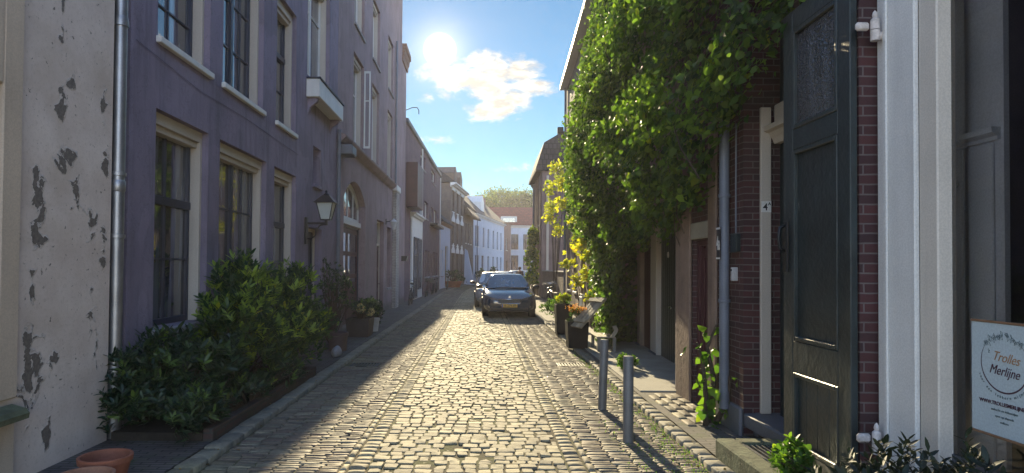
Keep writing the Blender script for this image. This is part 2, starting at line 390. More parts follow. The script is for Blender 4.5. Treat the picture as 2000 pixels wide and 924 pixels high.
def npmesh(name, V, Q, T, m, parent=None, tint=None, smooth=False, sharp=False):
    me = bpy.data.meshes.new(name)
    nq, ntr = len(Q), (0 if T is None else len(T))
    me.vertices.add(len(V)); me.vertices.foreach_set('co', np.ascontiguousarray(V, dtype=np.float32).ravel())
    loops = Q.ravel() if T is None else np.concatenate([Q.ravel(), T.ravel()])
    me.loops.add(len(loops)); me.loops.foreach_set('vertex_index', loops.astype(np.int32))
    me.polygons.add(nq + ntr)
    st = np.arange(nq) * 4
    if ntr: st = np.concatenate([st, nq * 4 + np.arange(ntr) * 3])
    me.polygons.foreach_set('loop_start', st.astype(np.int32))
    me.update(calc_edges=True); me.validate()
    if tint is not None:
        a = me.attributes.new('tint', 'FLOAT', 'FACE'); a.data.foreach_set('value', tint.astype(np.float32))
    if smooth: me.shade_smooth()
    if sharp: me.set_sharp_from_angle(angle=R(32))
    me.materials.append(m)
    o = bpy.data.objects.new(name, me); C.objects.link(o)
    if parent: o.parent = parent
    return o
def tag(o, label=None, cat=None, group=None, kind=None):
    if label: o['label'] = label
    if cat: o['category'] = cat
    if group: o['group'] = group
    if kind: o['kind'] = kind
    return o
def thing(name, label, cat, loc=(0, 0, 0), rz=0, group=None):
    o = bpy.data.objects.new(name, None); C.objects.link(o); o.empty_display_size = .2
    o.location = loc; o.rotation_euler = (0, 0, rz)
    return tag(o, label, cat, group)
def copy_tree(o, parent=None):
    c = o.copy(); C.objects.link(c)
    if parent: c.parent = parent
    for ch in [x for x in bpy.data.objects if x.parent == o]: copy_tree(ch, c)
    return c
def struct(o): o['kind'] = 'structure'; return o
def text(body, size, m, parent, loc, rot, name='lettering', ext=.0008, sx=1.0, shear=0.0, align='CENTER', off=0.0):
    cu = bpy.data.curves.new(name, 'FONT'); cu.body = body; cu.size = size; cu.extrude = ext; cu.align_x = align; cu.align_y = 'CENTER'; cu.shear = shear; cu.offset = off
    cu.materials.append(m)
    tmp = bpy.data.objects.new(name, cu); me = bpy.data.meshes.new_from_object(tmp); bpy.data.objects.remove(tmp)
    me.transform(Matrix.LocRotScale(Vector(loc), Euler(rot), Vector((sx, 1, 1))))
    if parent is None: return me
    o = bpy.data.objects.new(name, me); C.objects.link(o); o.parent = parent
    return o
import bmesh
# ---------------------------------------------------------------- houses
def arc_h(u, o):
    """height of the opening top at u"""
    a = o.get('arch', 0)
    if not a: return o['h1']
    w2 = (o['u1'] - o['u0']) / 2; c = (o['u0'] + o['u1']) / 2
    Rr = (w2 * w2 + a * a) / (2 * a)
    return o['h1'] - Rr + math.sqrt(max(0, Rr * Rr - (u - c) ** 2))
def facade(parent, W, H, ops, m, D=6.0, name='wall', side_m=None, y0=0.0):
    """front sheet with real openings and reveals, closed at sides, back and top"""
    b = MB()
    us = sorted({0, W} | {o['u0'] for o in ops} | {o['u1'] for o in ops})
    hs = sorted({0, H} | {o['h0'] for o in ops} | {o['h1'] for o in ops} | {o['h1'] - o['arch'] for o in ops if o.get('arch')})
    for i in range(len(us) - 1):
        for j in range(len(hs) - 1):
            a, c, e, g = us[i], us[i + 1], hs[j], hs[j + 1]
            mu, mh = (a + c) / 2, (e + g) / 2
            hit = [o for o in ops if o['u0'] < mu < o['u1'] and o['h0'] < mh < o['h1']]
            if not hit:
                b.quad((a, y0, e), (c, y0, e), (c, y0, g), (a, y0, g)); continue
            o = hit[0]
            if o.get('arch') and mh > o['h1'] - o['arch']:
                n = 10
                for k in range(n):
                    p, q = a + (c - a) * k / n, a + (c - a) * (k + 1) / n
                    b.quad((p, y0, max(e, min(g, arc_h(p, o)))), (q, y0, max(e, min(g, arc_h(q, o)))), (q, y0, g), (p, y0, g))
    for o in ops:
        u0, u1, h0, h1, d = o['u0'], o['u1'], o['h0'], o['h1'], o.get('d', .3) + y0
        hs_ = h1 - o.get('arch', 0)
        b.quad((u0, y0, h0), (u0, d, h0), (u0, d, hs_), (u0, y0, hs_))
        b.quad((u1, y0, h0), (u1, y0, hs_), (u1, d, hs_), (u1, d, h0))
        b.quad((u0, y0, h0), (u1, y0, h0), (u1, d, h0), (u0, d, h0))
        n = 12 if o.get('arch') else 1
        for k in range(n):
            p, q = u0 + (u1 - u0) * k / n, u0 + (u1 - u0) * (k + 1) / n
            b.quad((p, y0, arc_h(p, o)), (p, d, arc_h(p, o)), (q, d, arc_h(q, o)), (q, y0, arc_h(q, o)))
        if not o.get('open'):
            b.quad((u0, d, h0), (u1, d, h0), (u1, d, h1), (u0, d, h1))
    b.quad((0, y0, 0), (0, y0, H), (0, D, H), (0, D, 0)); b.quad((W, y0, 0), (W, D, 0), (W, D, H), (W, y0, H))
    b.quad((0, D, 0), (0, D, H), (W, D, H), (W, D, 0)); b.quad((0, y0, H), (W, y0, H), (W, D, H), (0, D, H))
    o = b.build(name, m, parent, recalc=False)
    return o
def window(parent, o, fm=None, pm=None, lining=None, cols=2, rows=(.5,), sill=None, d0=.08, d1=.26, fw=.055, mull=(), bar=.022, thick=(), lw=.05, name='window', sash_y=None, curtain=None):
    """timber window standing in the reveal: frame, bars, pane, lining, sill"""
    fm = fm or bluewood; pm = pm or pane
    u0, u1, h0, h1 = o['u0'], o['u1'], o['h0'], o['h1']
    if o.get('arch'): pass
    d1 = min(d1, o.get('d', .3) - .02)
    y = sash_y if sash_y is not None else d1 - .06
    i0, i1, j0, j1 = u0 + .003, u1 - .003, h0 + .003, h1 - .003
    if lining:
        i0 += lw; i1 -= lw; j1 -= lw * 2.2; 
    f = MB()
    if o.get('arch'):
        f.box(i0, i0 + fw, y, y + .06, j0, h1 - o['arch'], .004); f.box(i1 - fw, i1, y, y + .06, j0, h1 - o['arch'], .004)
        n = 12; 
        for k in range(n):
            p, q = i0 + (i1 - i0) * k / n, i0 + (i1 - i0) * (k + 1) / n
            a, c = arc_h(p, o) - .004, arc_h(q, o) - .004
            f.prism([(p, a - .14), (q, c - .14), (q, c), (p, a)], 1, y, y + .06)
    else:
        f.box(i0, i0 + fw, y, y + .06, j0, j1, .004); f.box(i1 - fw, i1, y, y + .06, j0, j1, .004)
        f.box(i0 + fw, i1 - fw, y + .002, y + .058, j1 - fw, j1, .004)
    f.box(i0 + fw, i1 - fw, y + .002, y + .058, j0, j0 + fw * 1.3, .004)
    for t in mull:
        x = i0 + (i1 - i0) * t; f.box(x - fw * .8, x + fw * .8, y - .008, y + .05, j0 + fw, j1 - fw * .5, .004)
    for t in thick:
        z = j0 + (j1 - j0) * t; f.box(i0 + .004, i1 - .004, y - .015, y + .045, z - .05, z + .05, .006)
    segs = [0] + sorted(mull) + [1]
    for a, c in zip(segs[:-1], segs[1:]):
        for k in range(1, cols):
            x = i0 + (i1 - i0) * (a + (c - a) * k / cols); f.box(x - bar / 2, x + bar / 2, y + .012, y + .045, j0 + fw, j1 - fw, 0)
    for t in rows:
        z = j0 + (j1 - j0) * t; f.box(i0 + fw, i1 - fw, y + .014, y + .043, z - bar / 2, z + bar / 2, 0)
    fo = f.build(name, fm, parent)
    p = MB().quad((i0, y + .036, j0), (i1, y + .036, j0), (i1, y + .036, h1 - .004), (i0, y + .036, h1 - .004))
    if not o.get('arch'): p = MB().quad((i0 + .01, y + .036, j0), (i1 - .01, y + .036, j0), (i1 - .01, y + .036, j1 - .01), (i0 + .01, y + .036, j1 - .01))
    p.build('pane', pm, fo, recalc=False)
    if curtain:
        MB().box(i0 + fw, i0 + fw + (i1 - i0) * .22, y + .05, y + .07, j0, j1).box(i1 - fw - (i1 - i0) * .22, i1 - fw, y + .05, y + .07, j0, j1).build('curtain', curtain, fo)
    if lining:
        l = MB()
        l.box(u0 + .002, u0 + lw, d0, d1, h0 + .002, h1 - .002, .004); l.box(u1 - lw, u1 - .002, d0, d1, h0 + .002, h1 - .002, .004)
        l.box(u0 + lw, u1 - lw, d0, d1, h1 - lw * 2.2, h1 - .002, .004)
        l.box(u0 + lw, u1 - lw, d0 + .04, d1, h1 - lw * 3.4, h1 - lw * 2.2 - .002, .006)
        l.build('lining', lining, fo)
    if sill:
        s = MB(); s.box(u0 - .03, u1 + .03, -.055, y + .0, h0 - .075, h0 - .001, .008); s.build('sill', sill, fo)
    return fo
def door(parent, o, m, panels=2, light=None, y=.2, frame_m=None, name='door', leaves=1, glass=0, handle=True):
    u0, u1, h0, h1 = o['u0'] + .004, o['u1'] - .004, o['h0'] + .004, o['h1'] - .004
    if o.get('arch'): h1 -= o['arch']
    top = h1
    if light:
        top = h0 + (h1 - h0) * light
    b = MB(); b.box(u0 + .06, u1 - .06, y, y + .05, h0, top - .06)
    wd = (u1 - u0 - .12) / leaves
    for l in range(leaves):
        a = u0 + .06 + l * wd
        b.box(a + .01, a + .1, y - .02, y - .001, h0 + .01, top - .07, .004); b.box(a + wd - .1, a + wd - .01, y - .02, y - .001, h0 + .01, top - .07, .004)
        for k in range(panels + 1):
            z = h0 + .01 + (top - h0 - .22) * k / panels
            b.box(a + .1, a + wd - .1, y - .019, y - .002, z, z + .12, .004)
    do = b.build(name, m, parent)
    f = MB(); f.box(u0, u0 + .06, y - .05, y + .06, h0, h1, .004); f.box(u1 - .06, u1, y - .05, y + .06, h0, h1, .004); f.box(u0 + .06, u1 - .06, y - .048, y + .06, h1 - .06, h1, .004)
    if light:
        f.box(u0 + .06, u1 - .06, y - .06, y + .06, top - .06, top + .02, .004)
        MB().quad((u0 + .06, y + .03, top + .02), (u1 - .06, y + .03, top + .02), (u1 - .06, y + .03, h1 - .06), (u0 + .06, y + .03, h1 - .06)).build('fanlight', pane, do, recalc=False)
    f.build('frame', frame_m or m, do)
    if glass:
        g = MB()
        for l in range(leaves):
            a = u0 + .06 + l * wd
            g.quad((a + .1, y - .004, h0 + (top - h0) * glass), (a + wd - .1, y - .004, h0 + (top - h0) * glass), (a + wd - .1, y - .004, top - .17), (a + .1, y - .004, top - .17))
        g.build('glazing', pane, do, recalc=False)
    if handle:
        MB().lathe([(.012, 0), (.012, .05), (.028, .055), (.028, .075), (.0, .08)], n=10).xf(Matrix.Translation((u1 - .13 if leaves == 1 else (u0 + u1) / 2 + .04, y - .02, h0 + 1.02)) @ Matrix.Rotation(R(90), 4, 'X')).build('handle', chrome, do, smooth='auto')
    return do
def house(name, label, P0, P1, H, m, ops, D=6.0, cat='house', group=None):
    dx, dy = P1[0] - P0[0], P1[1] - P0[1]
    W = math.hypot(dx, dy)
    t = thing(name, label, cat, (P0[0], P0[1], 0), math.atan2(dy, dx), group)
    w_ = facade(t, W, H, ops, m, D)
    return t, W
def roof(parent, pts, x0, x1, m, name='roof'):
    return MB().prism(pts, 0, x0, x1).build(name, m, parent)
def chimney(parent, x, y, z, w_, d, h, m, pots=2):
    b = MB(); b.box(x, x + w_, y, y + d, z, z + h, .01); b.box(x - .05, x + w_ + .05, y - .05, y + d + .05, z + h + .002, z + h + .1, .01)
    c = b.build('chimney', m, parent)
    for i in range(pots):
        MB().lathe([(.11, 0), (.09, .3), (.12, .33), (.12, .38), (.08, .38)], (x + w_ * (i + .5) / pots, y + d / 2, z + h + .103), 12).build('chimney_pot', terracotta, c, smooth='auto')
    return c
def cornice(parent, x0, x1, z, m, proj=.3, h=.3, name='cornice'):
    return MB().prism([(-.002, z), (-.06, z), (-.08, z + h * .3), (-proj * .6, z + h * .4), (-proj * .7, z + h * .65), (-proj, z + h * .72), (-proj, z + h), (-.002, z + h)], 0, x0, x1).build(name, m, parent)
def pipe(parent, x, y, z0, z1, m, r=.05, name='drainpipe', clamps=()):
    b = MB(); b.tube([(x, y, z0), (x, y, z1)], r, 16)
    p = b.build(name, m, parent, smooth='auto')
    for z in clamps:
        MB().lathe([(r + .003, z), (r + .012, z + .004), (r + .012, z + .036), (r + .003, z + .04)], (x, y, 0), 16).build('pipe_clamp', m, p, smooth='auto')
    return p
def O(u0, u1, h0, h1, **k): return dict(u0=u0, u1=u1, h0=h0, h1=h1, **k)

# ---- left, nearest: peeling white wall
def peelmat():
    m, nt, p, o = newmat('peeling_white_plaster')
    tc = N(nt, 'ShaderNodeTexCoord')
    s = N(nt, 'ShaderNodeSeparateXYZ'); L(nt, tc.outputs['Object'], s.inputs[0])
    n1 = N(nt, 'ShaderNodeTexNoise', i_Scale=6.5, i_Detail=10.0, i_Roughness=0.58, i_Distortion=0.7); L(nt, tc.outputs['Object'], n1.inputs['Vector'])
    n2 = N(nt, 'ShaderNodeTexNoise', i_Scale=2.0, i_Detail=5.0, i_Roughness=0.6); L(nt, tc.outputs['Object'], n2.inputs['Vector'])
    best = None
    # (u, h, ru, rh) of the worn patches
    for (a, b_, ra, rb) in [(3.97, .92, .045, .26), (4.06, .93, .07, .14), (3.99, .72, .08, .10), (4.27, .93, .05, .09), (4.20, .30, .05, .09), (4.06, 2.18, .05, .13), (4.02, 1.95, .03, .12), (4.0, 1.5, .03, .16), (4.36, 2.55, .08, .1), (4.52, 2.35, .06, .12), (4.3, 3.02, .04, .12), (4.02, 2.4, .03, .14),
                            (4.42, 3.25, .05, .06), (4.75, 2.1, .05, .12), (4.9, 3.2, .03, .2), (4.78, 1.25, .05, .12), (4.95, 1.9, .04, .16), (4.3, 3.85, .02, .22), (4.85, .9, .03, .12), (4.1, 1.9, .1, .04), (4.95, 2.6, .04, .1)]:
        du = M(nt, 'MULTIPLY', M(nt, 'SUBTRACT', s.outputs[0], a), 1 / ra); dv = M(nt, 'MULTIPLY', M(nt, 'SUBTRACT', s.outputs[2], b_), 1 / rb)
        d = M(nt, 'SQRT', M(nt, 'ADD', M(nt, 'MULTIPLY', du, du), M(nt, 'MULTIPLY', dv, dv)))
        d = M(nt, 'SUBTRACT', 1.0, d)
        best = d if best is None else M(nt, 'MAXIMUM', best, d)
    best = M(nt, 'MAXIMUM', best, -2.2)
    v = M(nt, 'ADD', M(nt, 'MULTIPLY', best, .62), M(nt, 'MULTIPLY', M(nt, 'SUBTRACT', n1.outputs[0], .5), 4.6))
    mask = SMOOTH(nt, v, .10, .14)
    lift = SMOOTH(nt, v, -.2, .12)
    pc = RAMP(nt, n2.outputs[0], [(.3, (.62, .51, .44)), (.7, (.79, .68, .60))])
    n3 = N(nt, 'ShaderNodeTexNoise', i_Scale=35.0, i_Detail=4.0); L(nt, tc.outputs['Object'], n3.inputs['Vector'])
    pc = MIX(nt, M(nt, 'MULTIPLY', SMOOTH(nt, n3.outputs[0], .5, .75), .35), pc, (.44, .36, .28))
    n22 = N(nt, 'ShaderNodeTexNoise', i_Scale=24.0, i_Detail=6.0, i_Roughness=.6, i_Distortion=.5); L(nt, tc.outputs['Object'], n22.inputs['Vector'])
    chips = M(nt, 'MULTIPLY', SMOOTH(nt, n22.outputs[0], .64, .655), SMOOTH(nt, n1.outputs[0], .47, .56))
    mask = M(nt, 'MAXIMUM', mask, chips)
    dc = RAMP(nt, n3.outputs[0], [(.3, (.13, .11, .095)), (.7, (.24, .20, .165))])
    n9 = N(nt, 'ShaderNodeTexNoise', i_Scale=1.1, i_Detail=7.0, i_Roughness=.7); L(nt, tc.outputs['Object'], n9.inputs['Vector'])
    pc = MIX(nt, M(nt, 'MULTIPLY', SMOOTH(nt, n9.outputs[0], .48, .68), .4), pc, (.50, .40, .30))
    pc = MIX(nt, M(nt, 'MULTIPLY', lift, .5), pc, (.82, .76, .70))  # paler rim round the peeled patches: an edge highlight painted into the colour
    L(nt, MIX(nt, mask, pc, dc), p.inputs['Base Color']); p.inputs['Roughness'].default_value = .82
    h = M(nt, 'ADD', M(nt, 'ADD', M(nt, 'MULTIPLY', mask, -1.0), M(nt, 'MULTIPLY', lift, .7)), M(nt, 'ADD', M(nt, 'MULTIPLY', n3.outputs[0], .25), M(nt, 'MULTIPLY', n2.outputs[0], 1.2)))
    bp = N(nt, 'ShaderNodeBump'); bp.inputs['Strength'].default_value = .9; bp.inputs['Distance'].default_value = .012
    L(nt, h, bp.inputs['Height']); L(nt, bp.outputs[0], p.inputs['Normal'])
    return m
peel = peelmat()
ops = [O(.4, 3.6, .62, 3.0, d=.3)]
t, W = house('plaster_house', 'near house wall of peeling white paint with grey plaster showing through', (-3.5, 1.0), (-3.5, 6.05), 8.0, peel, ops)
window(t, ops[0], white, pane, cols=3, rows=(.7,))
MB().box(3.601, 3.8, -.05, -.003, .70, 4.6, .01).box(.2, .399, -.05, -.003, .70, 4.6, .01).box(.4, 3.6, -.05, -.003, 3.0, 4.6, .01).build('window_surround', creamwall, t)
MB().box(3.601, 3.79, -.045, -.003, 0.02, .54, .01).build('plinth_strip', creamwall, t)
sl_ = MB()
sl_.prism([(.1, .62), (.1, .54), (-.13, .545), (-.17, .56), (-.175, .60), (-.15, .632), (-.04, .66)], 0, .1, 3.76); sl_.build('window_sill', mossy, t, smooth=False)

# gap between the houses, its deep shade painted as a near black wall
t = thing('gap_wall', 'strip of wall painted dark for the shade in the gap behind the zinc drainpipe', 'wall', (-4.1, 6.06, 0), R(90))
facade(t, .23, 8.0, [], mat('gap_shade_wall', (.05, .045, .05), .9, .3, 2, .3), 3, name='brickwork')

# ---- left: mauve stucco house
z0 = 6.3
ops = [O(6.86 - z0, 8.19 - z0, 1.0, 3.39, d=.34), O(8.55 - z0, 10.42 - z0, 1.0, 3.39, d=.34), O(10.82 - z0, 12.1 - z0, 1.0, 3.39, d=.34),
       O(6.86 - z0, 8.19 - z0, 4.17, 6.4, d=.34), O(8.6 - z0, 10.2 - z0, 4.17, 6.4, d=.34), O(10.85 - z0, 12.0 - z0, 4.17, 6.4, d=.34),
       O(13.3 - z0, 13.95 - z0, 3.42, 4.22, d=.25), O(13.0 - z0, 14.1 - z0, .1, 2.5, d=.3), O(12.75 - z0, 14.6 - z0, 5.55, 7.9, d=.34)]
t, W = house('stucco_house', 'mauve grey stucco house with tall blue framed windows behind the shrub bed', (-3.5, z0), (-3.5, 15.5), 8.9, mauve, ops)
window(t, ops[0], lining=cream, cols=2, rows=(.34,), thick=(.64,), sill=stone, lw=.06)
window(t, ops[1], lining=cream, cols=2, rows=(.34, .67), mull=(.5,), sill=stone, lw=.06)
window(t, ops[2], lining=cream, cols=2, rows=(.34,), thick=(.64,), sill=stone, lw=.06)
window(t, ops[3], lining=cream, cols=2, rows=(.25,), thick=(.6,), sill=white, lw=.06, pm=panelit)
window(t, ops[4], lining=cream, cols=2, rows=(.34, .67), mull=(.5,), sill=white, lw=.06)
window(t, ops[5], lining=cream, cols=2, rows=(.34,), thick=(.64,), sill=white, lw=.06)
window(t, ops[6], cols=1, rows=(.5,), sill=mauve)
door(t, ops[7], bluewood, 3, frame_m=cream)
window(t, ops[8], white, cols=1, rows=(.7,), mull=(.5,), lining=cream)
cornice(t, 0, W, 8.55, white, .35, .35)
b = MB()
b.box(12.7 - z0, 14.9 - z0, -.27, -.24, 5.08, 5.44, .008).box(12.7 - z0, 12.74 - z0, -.24, -.003, 5.08, 5.44, .008).box(14.86 - z0, 14.9 - z0, -.24, -.003, 5.08, 5.44, .008).box(12.74 - z0, 14.86 - z0, -.24, -.003, 5.08, 5.12)
bal = b.build('balcony', white, t)
MB().box(12.67 - z0, 14.93 - z0, -.30, -.22, 5.442, 5.475, .01).box(12.67 - z0, 12.75 - z0, -.22, -.003, 5.442, 5.475, .01).build('balcony_rail', bluewood, bal)
for i, uu in enumerate((12.85 - z0, 14.75 - z0)):
    MB().prism([(-.003, 4.75), (-.003, 5.075), (-.22, 5.075), (-.19, 5.0), (-.06, 4.9)], 0, uu - .05, uu + .05).build('balcony_bracket', mauve, bal)
pipe(t, -.14, -.0, .0, 8.4, zinc, .06, clamps=(1.95, 2.55, 4.0, 6))
MB().lathe([(.061, 2.40), (.067, 2.41), (.067, 2.5), (.061, 2.51)], (-.14, 0, 0), 16).build('pipe_collar', zinc, t, smooth='auto')
MB().lathe([(.061, 3.99), (.07, 4.05), (.062, 4.1)], (-.14, 0, 0), 16).build('pipe_collar', zinc, t, smooth='auto')
pipe(t, W - .08, -.07, .0, 5.0, greypipe, .045, clamps=(1.2, 2.8, 4.4))
cbl = MB(); cbl.tube([(0.02, -.012, 3.98), (1.6, -.012, 3.86), (3.0, -.012, 3.88), (5.9, -.012, 3.82)], .004, 6); cbl.build('facade_cable', mauve, t)
MB().box(0.0, .09, -.02, -.002, 0, 8.5).build('corner_strip', mauve, t)

# ---- left: pink stucco house
z0 = 15.52
ops = [O(16.35 - z0, 19.4 - z0, .08, 4.05, d=.42, arch=.55), O(21.6 - z0, 23.2 - z0, .05, 3.3, d=.35), O(24.0 - z0, 25.0 - z0, .9, 3.2, d=.3),
       O(17.4 - z0, 18.9 - z0, 5.1, 7.6, d=.3), O(20.4 - z0, 21.8 - z0, 5.1, 7.6, d=.3), O(23.8 - z0, 25.2 - z0, 5.1, 7.6, d=.3),
       O(17.4 - z0, 18.9 - z0, 8.4, 10.4, d=.3), O(20.4 - z0, 21.8 - z0, 8.4, 10.4, d=.3), O(23.8 - z0, 25.2 - z0, 8.4, 10.4, d=.3), O(26.6 - z0, 27.6 - z0, .1, 2.9, d=.3)]
t, W = house('arched_door_house', 'tall pink stucco house with a wide arched glazed door and open casement upstairs', (-3.5, z0), (-3.5, 27.9), 14.6, pink, ops)
o = ops[0]
window(t, O(o['u0'], o['u1'], 3.0, o['h1'], d=.42, arch=.55), white, cols=4, rows=(), sash_y=.2)
MB().box(o['u0'] + .01, o['u1'] - .01, .12, .3, 2.84, 2.99, .01).build('impost', white, t)
door(t, O(o['u0'], o['u1'], .08, 2.84), darkred, 4, leaves=2, y=.24, glass=.42, frame_m=bluewood)
door(t, ops[1], darkred, 3, light=.75, frame_m=cream); window(t, ops[2], white, cols=2, rows=(.5,), sill=stone)
for q in ops[3:9]: window(t, q, white, cols=1, rows=(.66,), mull=(.5,), lining=cream, sill=stone)
door(t, ops[9], bluewood, 3, light=.8, frame_m=white)
cas = MB(); cas.box(18.92 - z0, 18.95 - z0, -.20, -.16, 5.2, 7.5, .004).box(18.92 - z0, 18.95 - z0, -.05, -.01, 5.2, 7.5, .004).box(18.92 - z0, 18.95 - z0, -.16, -.05, 5.2, 5.26).box(18.92 - z0, 18.95 - z0, -.16, -.05, 7.44, 7.5).box(18.92 - z0, 18.95 - z0, -.16, -.05, 6.6, 6.63)
cas.build('open_casement', white, t)
MB().prism([(-.003, 4.72), (-.1, 4.75), (-.2, 4.85), (-.22, 4.9), (-.003, 4.98)], 0, .0, 9.5).build('ledge', pink, t)
cornice(t, 0, W, 14.2, white, .2, .35)
MB().box(W + .004, 29.58 - z0, .0, 6, 0, 11.0).build('side_wing', pink, t)
cornice(t, W + .01, 29.75 - z0, 10.75, orangebrick, .2, .75)
MB().box(25.4 - z0, 26.3 - z0, -.16, -.003, 0, 4.7, .01).build('brick_pilaster', brickmat('white_brick', (.5, .47, .44), (.42, .4, .38), (.3, .28, .27)), t)
MB().box(25.3 - z0, 26.4 - z0, -.2, -.003, 4.702, 4.95, .02).build('pilaster_cap', white, t)
roof(t, [(.05, 14.602), (3.5, 16.6), (6, 14.602)], 0, W, slate)
W = 29.6 - z0
pipe(t, 10.2, -.07, 0, 10.8, greypipe, .045, clamps=(2, 4, 7))
hk = MB(); hk.tube([(W - .1, -.02, 8.95), (W + .25, -.25, 9.15), (W + .6, -.45, 9.25), (W + .95, -.5, 9.2), (W + 1.0, -.5, 9.02)], .02, 6); hk.build('iron_hook', iron, t)
MB().box(.15, .7, -.34, -.003, 4.45, 4.7, .03).build('rain_hopper', greypipe, t)

# ---- left: long purple brick house
P0, P1 = (-3.5, 29.62), (-3.04, 47.45)
def wz(px): return (4.255 / ((938 - px) / 1250 + .0256)) - 29.6
ops = [O(2.3, 3.6, .1, 3.2, d=.3), O(4.1, 5.4, .5, 3.2, d=.3),
       O(wz(820), wz(829), 7.3, 8.1, d=.2), O(wz(841), wz(849), 7.3, 8.1, d=.2), O(wz(818), wz(825), 4.6, 5.6, d=.2), O(wz(828), wz(835), 4.6, 5.6, d=.2), O(wz(841), wz(845), 4.6, 5.6, d=.2), O(wz(847), wz(852), 4.6, 5.6, d=.2),
       O(6.9, 7.8, .1, 2.5, d=.2), O(8.3, 9.4, 1.1, 2.7, d=.2), O(9.9, 11, 1.1, 2.7, d=.2), O(11.6, 12.5, .1, 2.5, d=.2), O(13.2, 14.4, 1.1, 2.7, d=.2), O(15.4, 16.4, 1.1, 2.7, d=.2)]
t, W = house('brick_house', 'long purple brick house with small high windows, beyond the pink stucco house', P0, P1, 8.4, purplebrick, ops)
MB().box(1.9, 5.9, -.1, -.004, 0.0, 4.1, .01).build('shop_front', white, t)
cornice(t, 1.8, 6.0, 4.1, white, .3, .3)
for q in ops[:2]:
    window(t, O(q['u0'], q['u1'], q['h0'], q['h1'], d=.3), bluewood, cols=2, rows=(.7,), d1=.02, sash_y=-.17)
for q in ops[2:8]: window(t, q, white, panelit, cols=1, rows=(), sill=stone)
door(t, ops[8], darkgreen, 3); door(t, ops[11], darkgreen, 3)
for q in (ops[9], ops[10], ops[12], ops[13]): window(t, q, white, cols=2, rows=(.5,), sill=stone)
MB().box(-.02, W + .02, -.12, .3, 8.402, 8.62, .02).build('parapet', bluestone, t)
MB().box(0.2, 2.3, -.55, -.003, 4.5, 6.6, .02).build('bay_box', darkred, t)
pipe(t, 6.15, -.06, 0, 8.3, white, .045); pipe(t, W - .1, -.06, 0, 8.3, white, .04)
MB().box(wz(839), wz(853), -.5, -.005, 4.35, 4.5, .02).build('window_awning', blackp, t)

# ---- left: white low, ornate, dark brick, white
t, W = house('low_white_house', 'low whitewashed house with ochre double door and sloping tiled roof', (-3.04, 47.47), (-2.55, 54.0), 5.2, whitewall, ops := [O(3.4, 5.2, .05, 3.4, d=.25), O(1.0, 2.2, 1.0, 3.0, d=.2)])
door(t, ops[0], mat('ochre_paint', (.25, .19, .10), .6), 3, leaves=2, light=.72); window(t, ops[1], white, sill=stone)
roof(t, [(-.3, 5.1), (-.3, 5.22), (3.4, 8.4), (6, 6.2), (6, 5.1)], -.01, W + .01, slate)
cornice(t, 0, W, 4.9, orangebrick, .25, .2)
ops = [O(a, a + 1.0, h0, h1, d=.22) for (h0, h1) in ((3.6, 5.6), (.8, 2.9), (6.5, 8.3)) for a in (.9, 3.3, 5.9)]
t, W = house('ornate_house', 'brown brick house with white plaster ornaments above its windows', (-2.55, 54.02), (-1.59, 62.0), 8.8, brownbrick, ops)
for q in ops:
    wo = window(t, q, bluewood, cols=2, rows=(.5,), sill=white)
    c = (q['u0'] + q['u1']) / 2
    MB().prism([(c - .8, q['h1'] + .02), (c + .8, q['h1'] + .02), (c + .75, q['h1'] + .28), (c + .3, q['h1'] + .5), (c, q['h1'] + .86), (c - .3, q['h1'] + .5), (c - .75, q['h1'] + .28)], 1, -.08, -.003).build('ornament', white, wo)
cornice(t, -.2, W + .2, 8.5, white, .5, .35)
roof(t, [(-.5, 8.86), (2.4, 11.0), (6, 9), (6, 8.86)], -.2, W + .2, slate)
for a in (1.3, 4.4):
    MB().prism([(a, 8.9), (a + 1.6, 8.9), (a + 1.6, 9.9), (a + .8, 10.5), (a, 9.9)], 1, -.1, 2.0).build('dormer', brownbrick, t)
ops = [O(a, a + .7, 4.1, 6.1, d=.2) for a in (1.0, 3.0, 5.0)] + [O(.8, 1.9, .1, 2.7, d=.25), O(3.1, 4.2, .8, 2.7, d=.2), O(5.0, 6.0, .8, 2.7, d=.2)]
t, W = house('dark_brick_house', 'small dark brick house with wide overhanging eaves between ornate and white houses', (-1.59, 62.02), (-.78, 69.5), 6.9, brownbrick, ops)
for q in ops[:3] + ops[4:]: window(t, q, white, cols=1, rows=(.5,), sill=white)
door(t, ops[3], darkgreen, 3, frame_m=white)
roof(t, [(-.8, 6.7), (-.8, 6.84), (-.3, 7.5), (2.6, 9.3), (6, 7.4), (6, 6.9), (0, 6.9)], -.3, W + .3, slate)
chimney(t, 2.2, 2.3, 8.6, .7, .6, 1.4, orangebrick)
b = MB(); b.v += [(.2, -.9, 0), (1.5, -.9, 0), (1.5, -.003, 0), (.2, -.003, 0), (.65, -.25, 3.3), (1.0, -.25, 3.3), (1.0, -.003, 3.5), (.65, -.003, 3.5)]
b.f += [(0, 3, 2, 1), (4, 5, 6, 7), (0, 1, 5, 4), (1, 2, 6, 5), (2, 3, 7, 6), (3, 0, 4, 7)]; b.build('buttress', whitewall, t)
ops = []
for a in (.8, 2.0, 5.2, 8.2, 11.6, 14.6, 17.4): ops.append(O(a, a + .95, 4.1, 6.5, d=.22))
for a in (.8, 2.0, 4.4, 8.2, 11.6, 14.6, 17.4): ops.append(O(a, a + (1.5 if a == 4.4 else 1.0), .15 if a == 4.4 else .9, 3.1, d=.22))
t, W = house('white_corner_house', 'long pale white two storey house at the bend of the street', (-.74, 72.0), (3.4, 92.0), 7.6, whitewall, ops)
for q in ops: window(t, q, bluewood, cols=2, rows=(.5,), sill=white)
cornice(t, 0, W, 7.5, white, .35, .32)
roof(t, [(-.4, 7.84), (3.2, 11.2), (6.2, 8.4), (6.2, 7.84)], -.1, W + .1, slate)
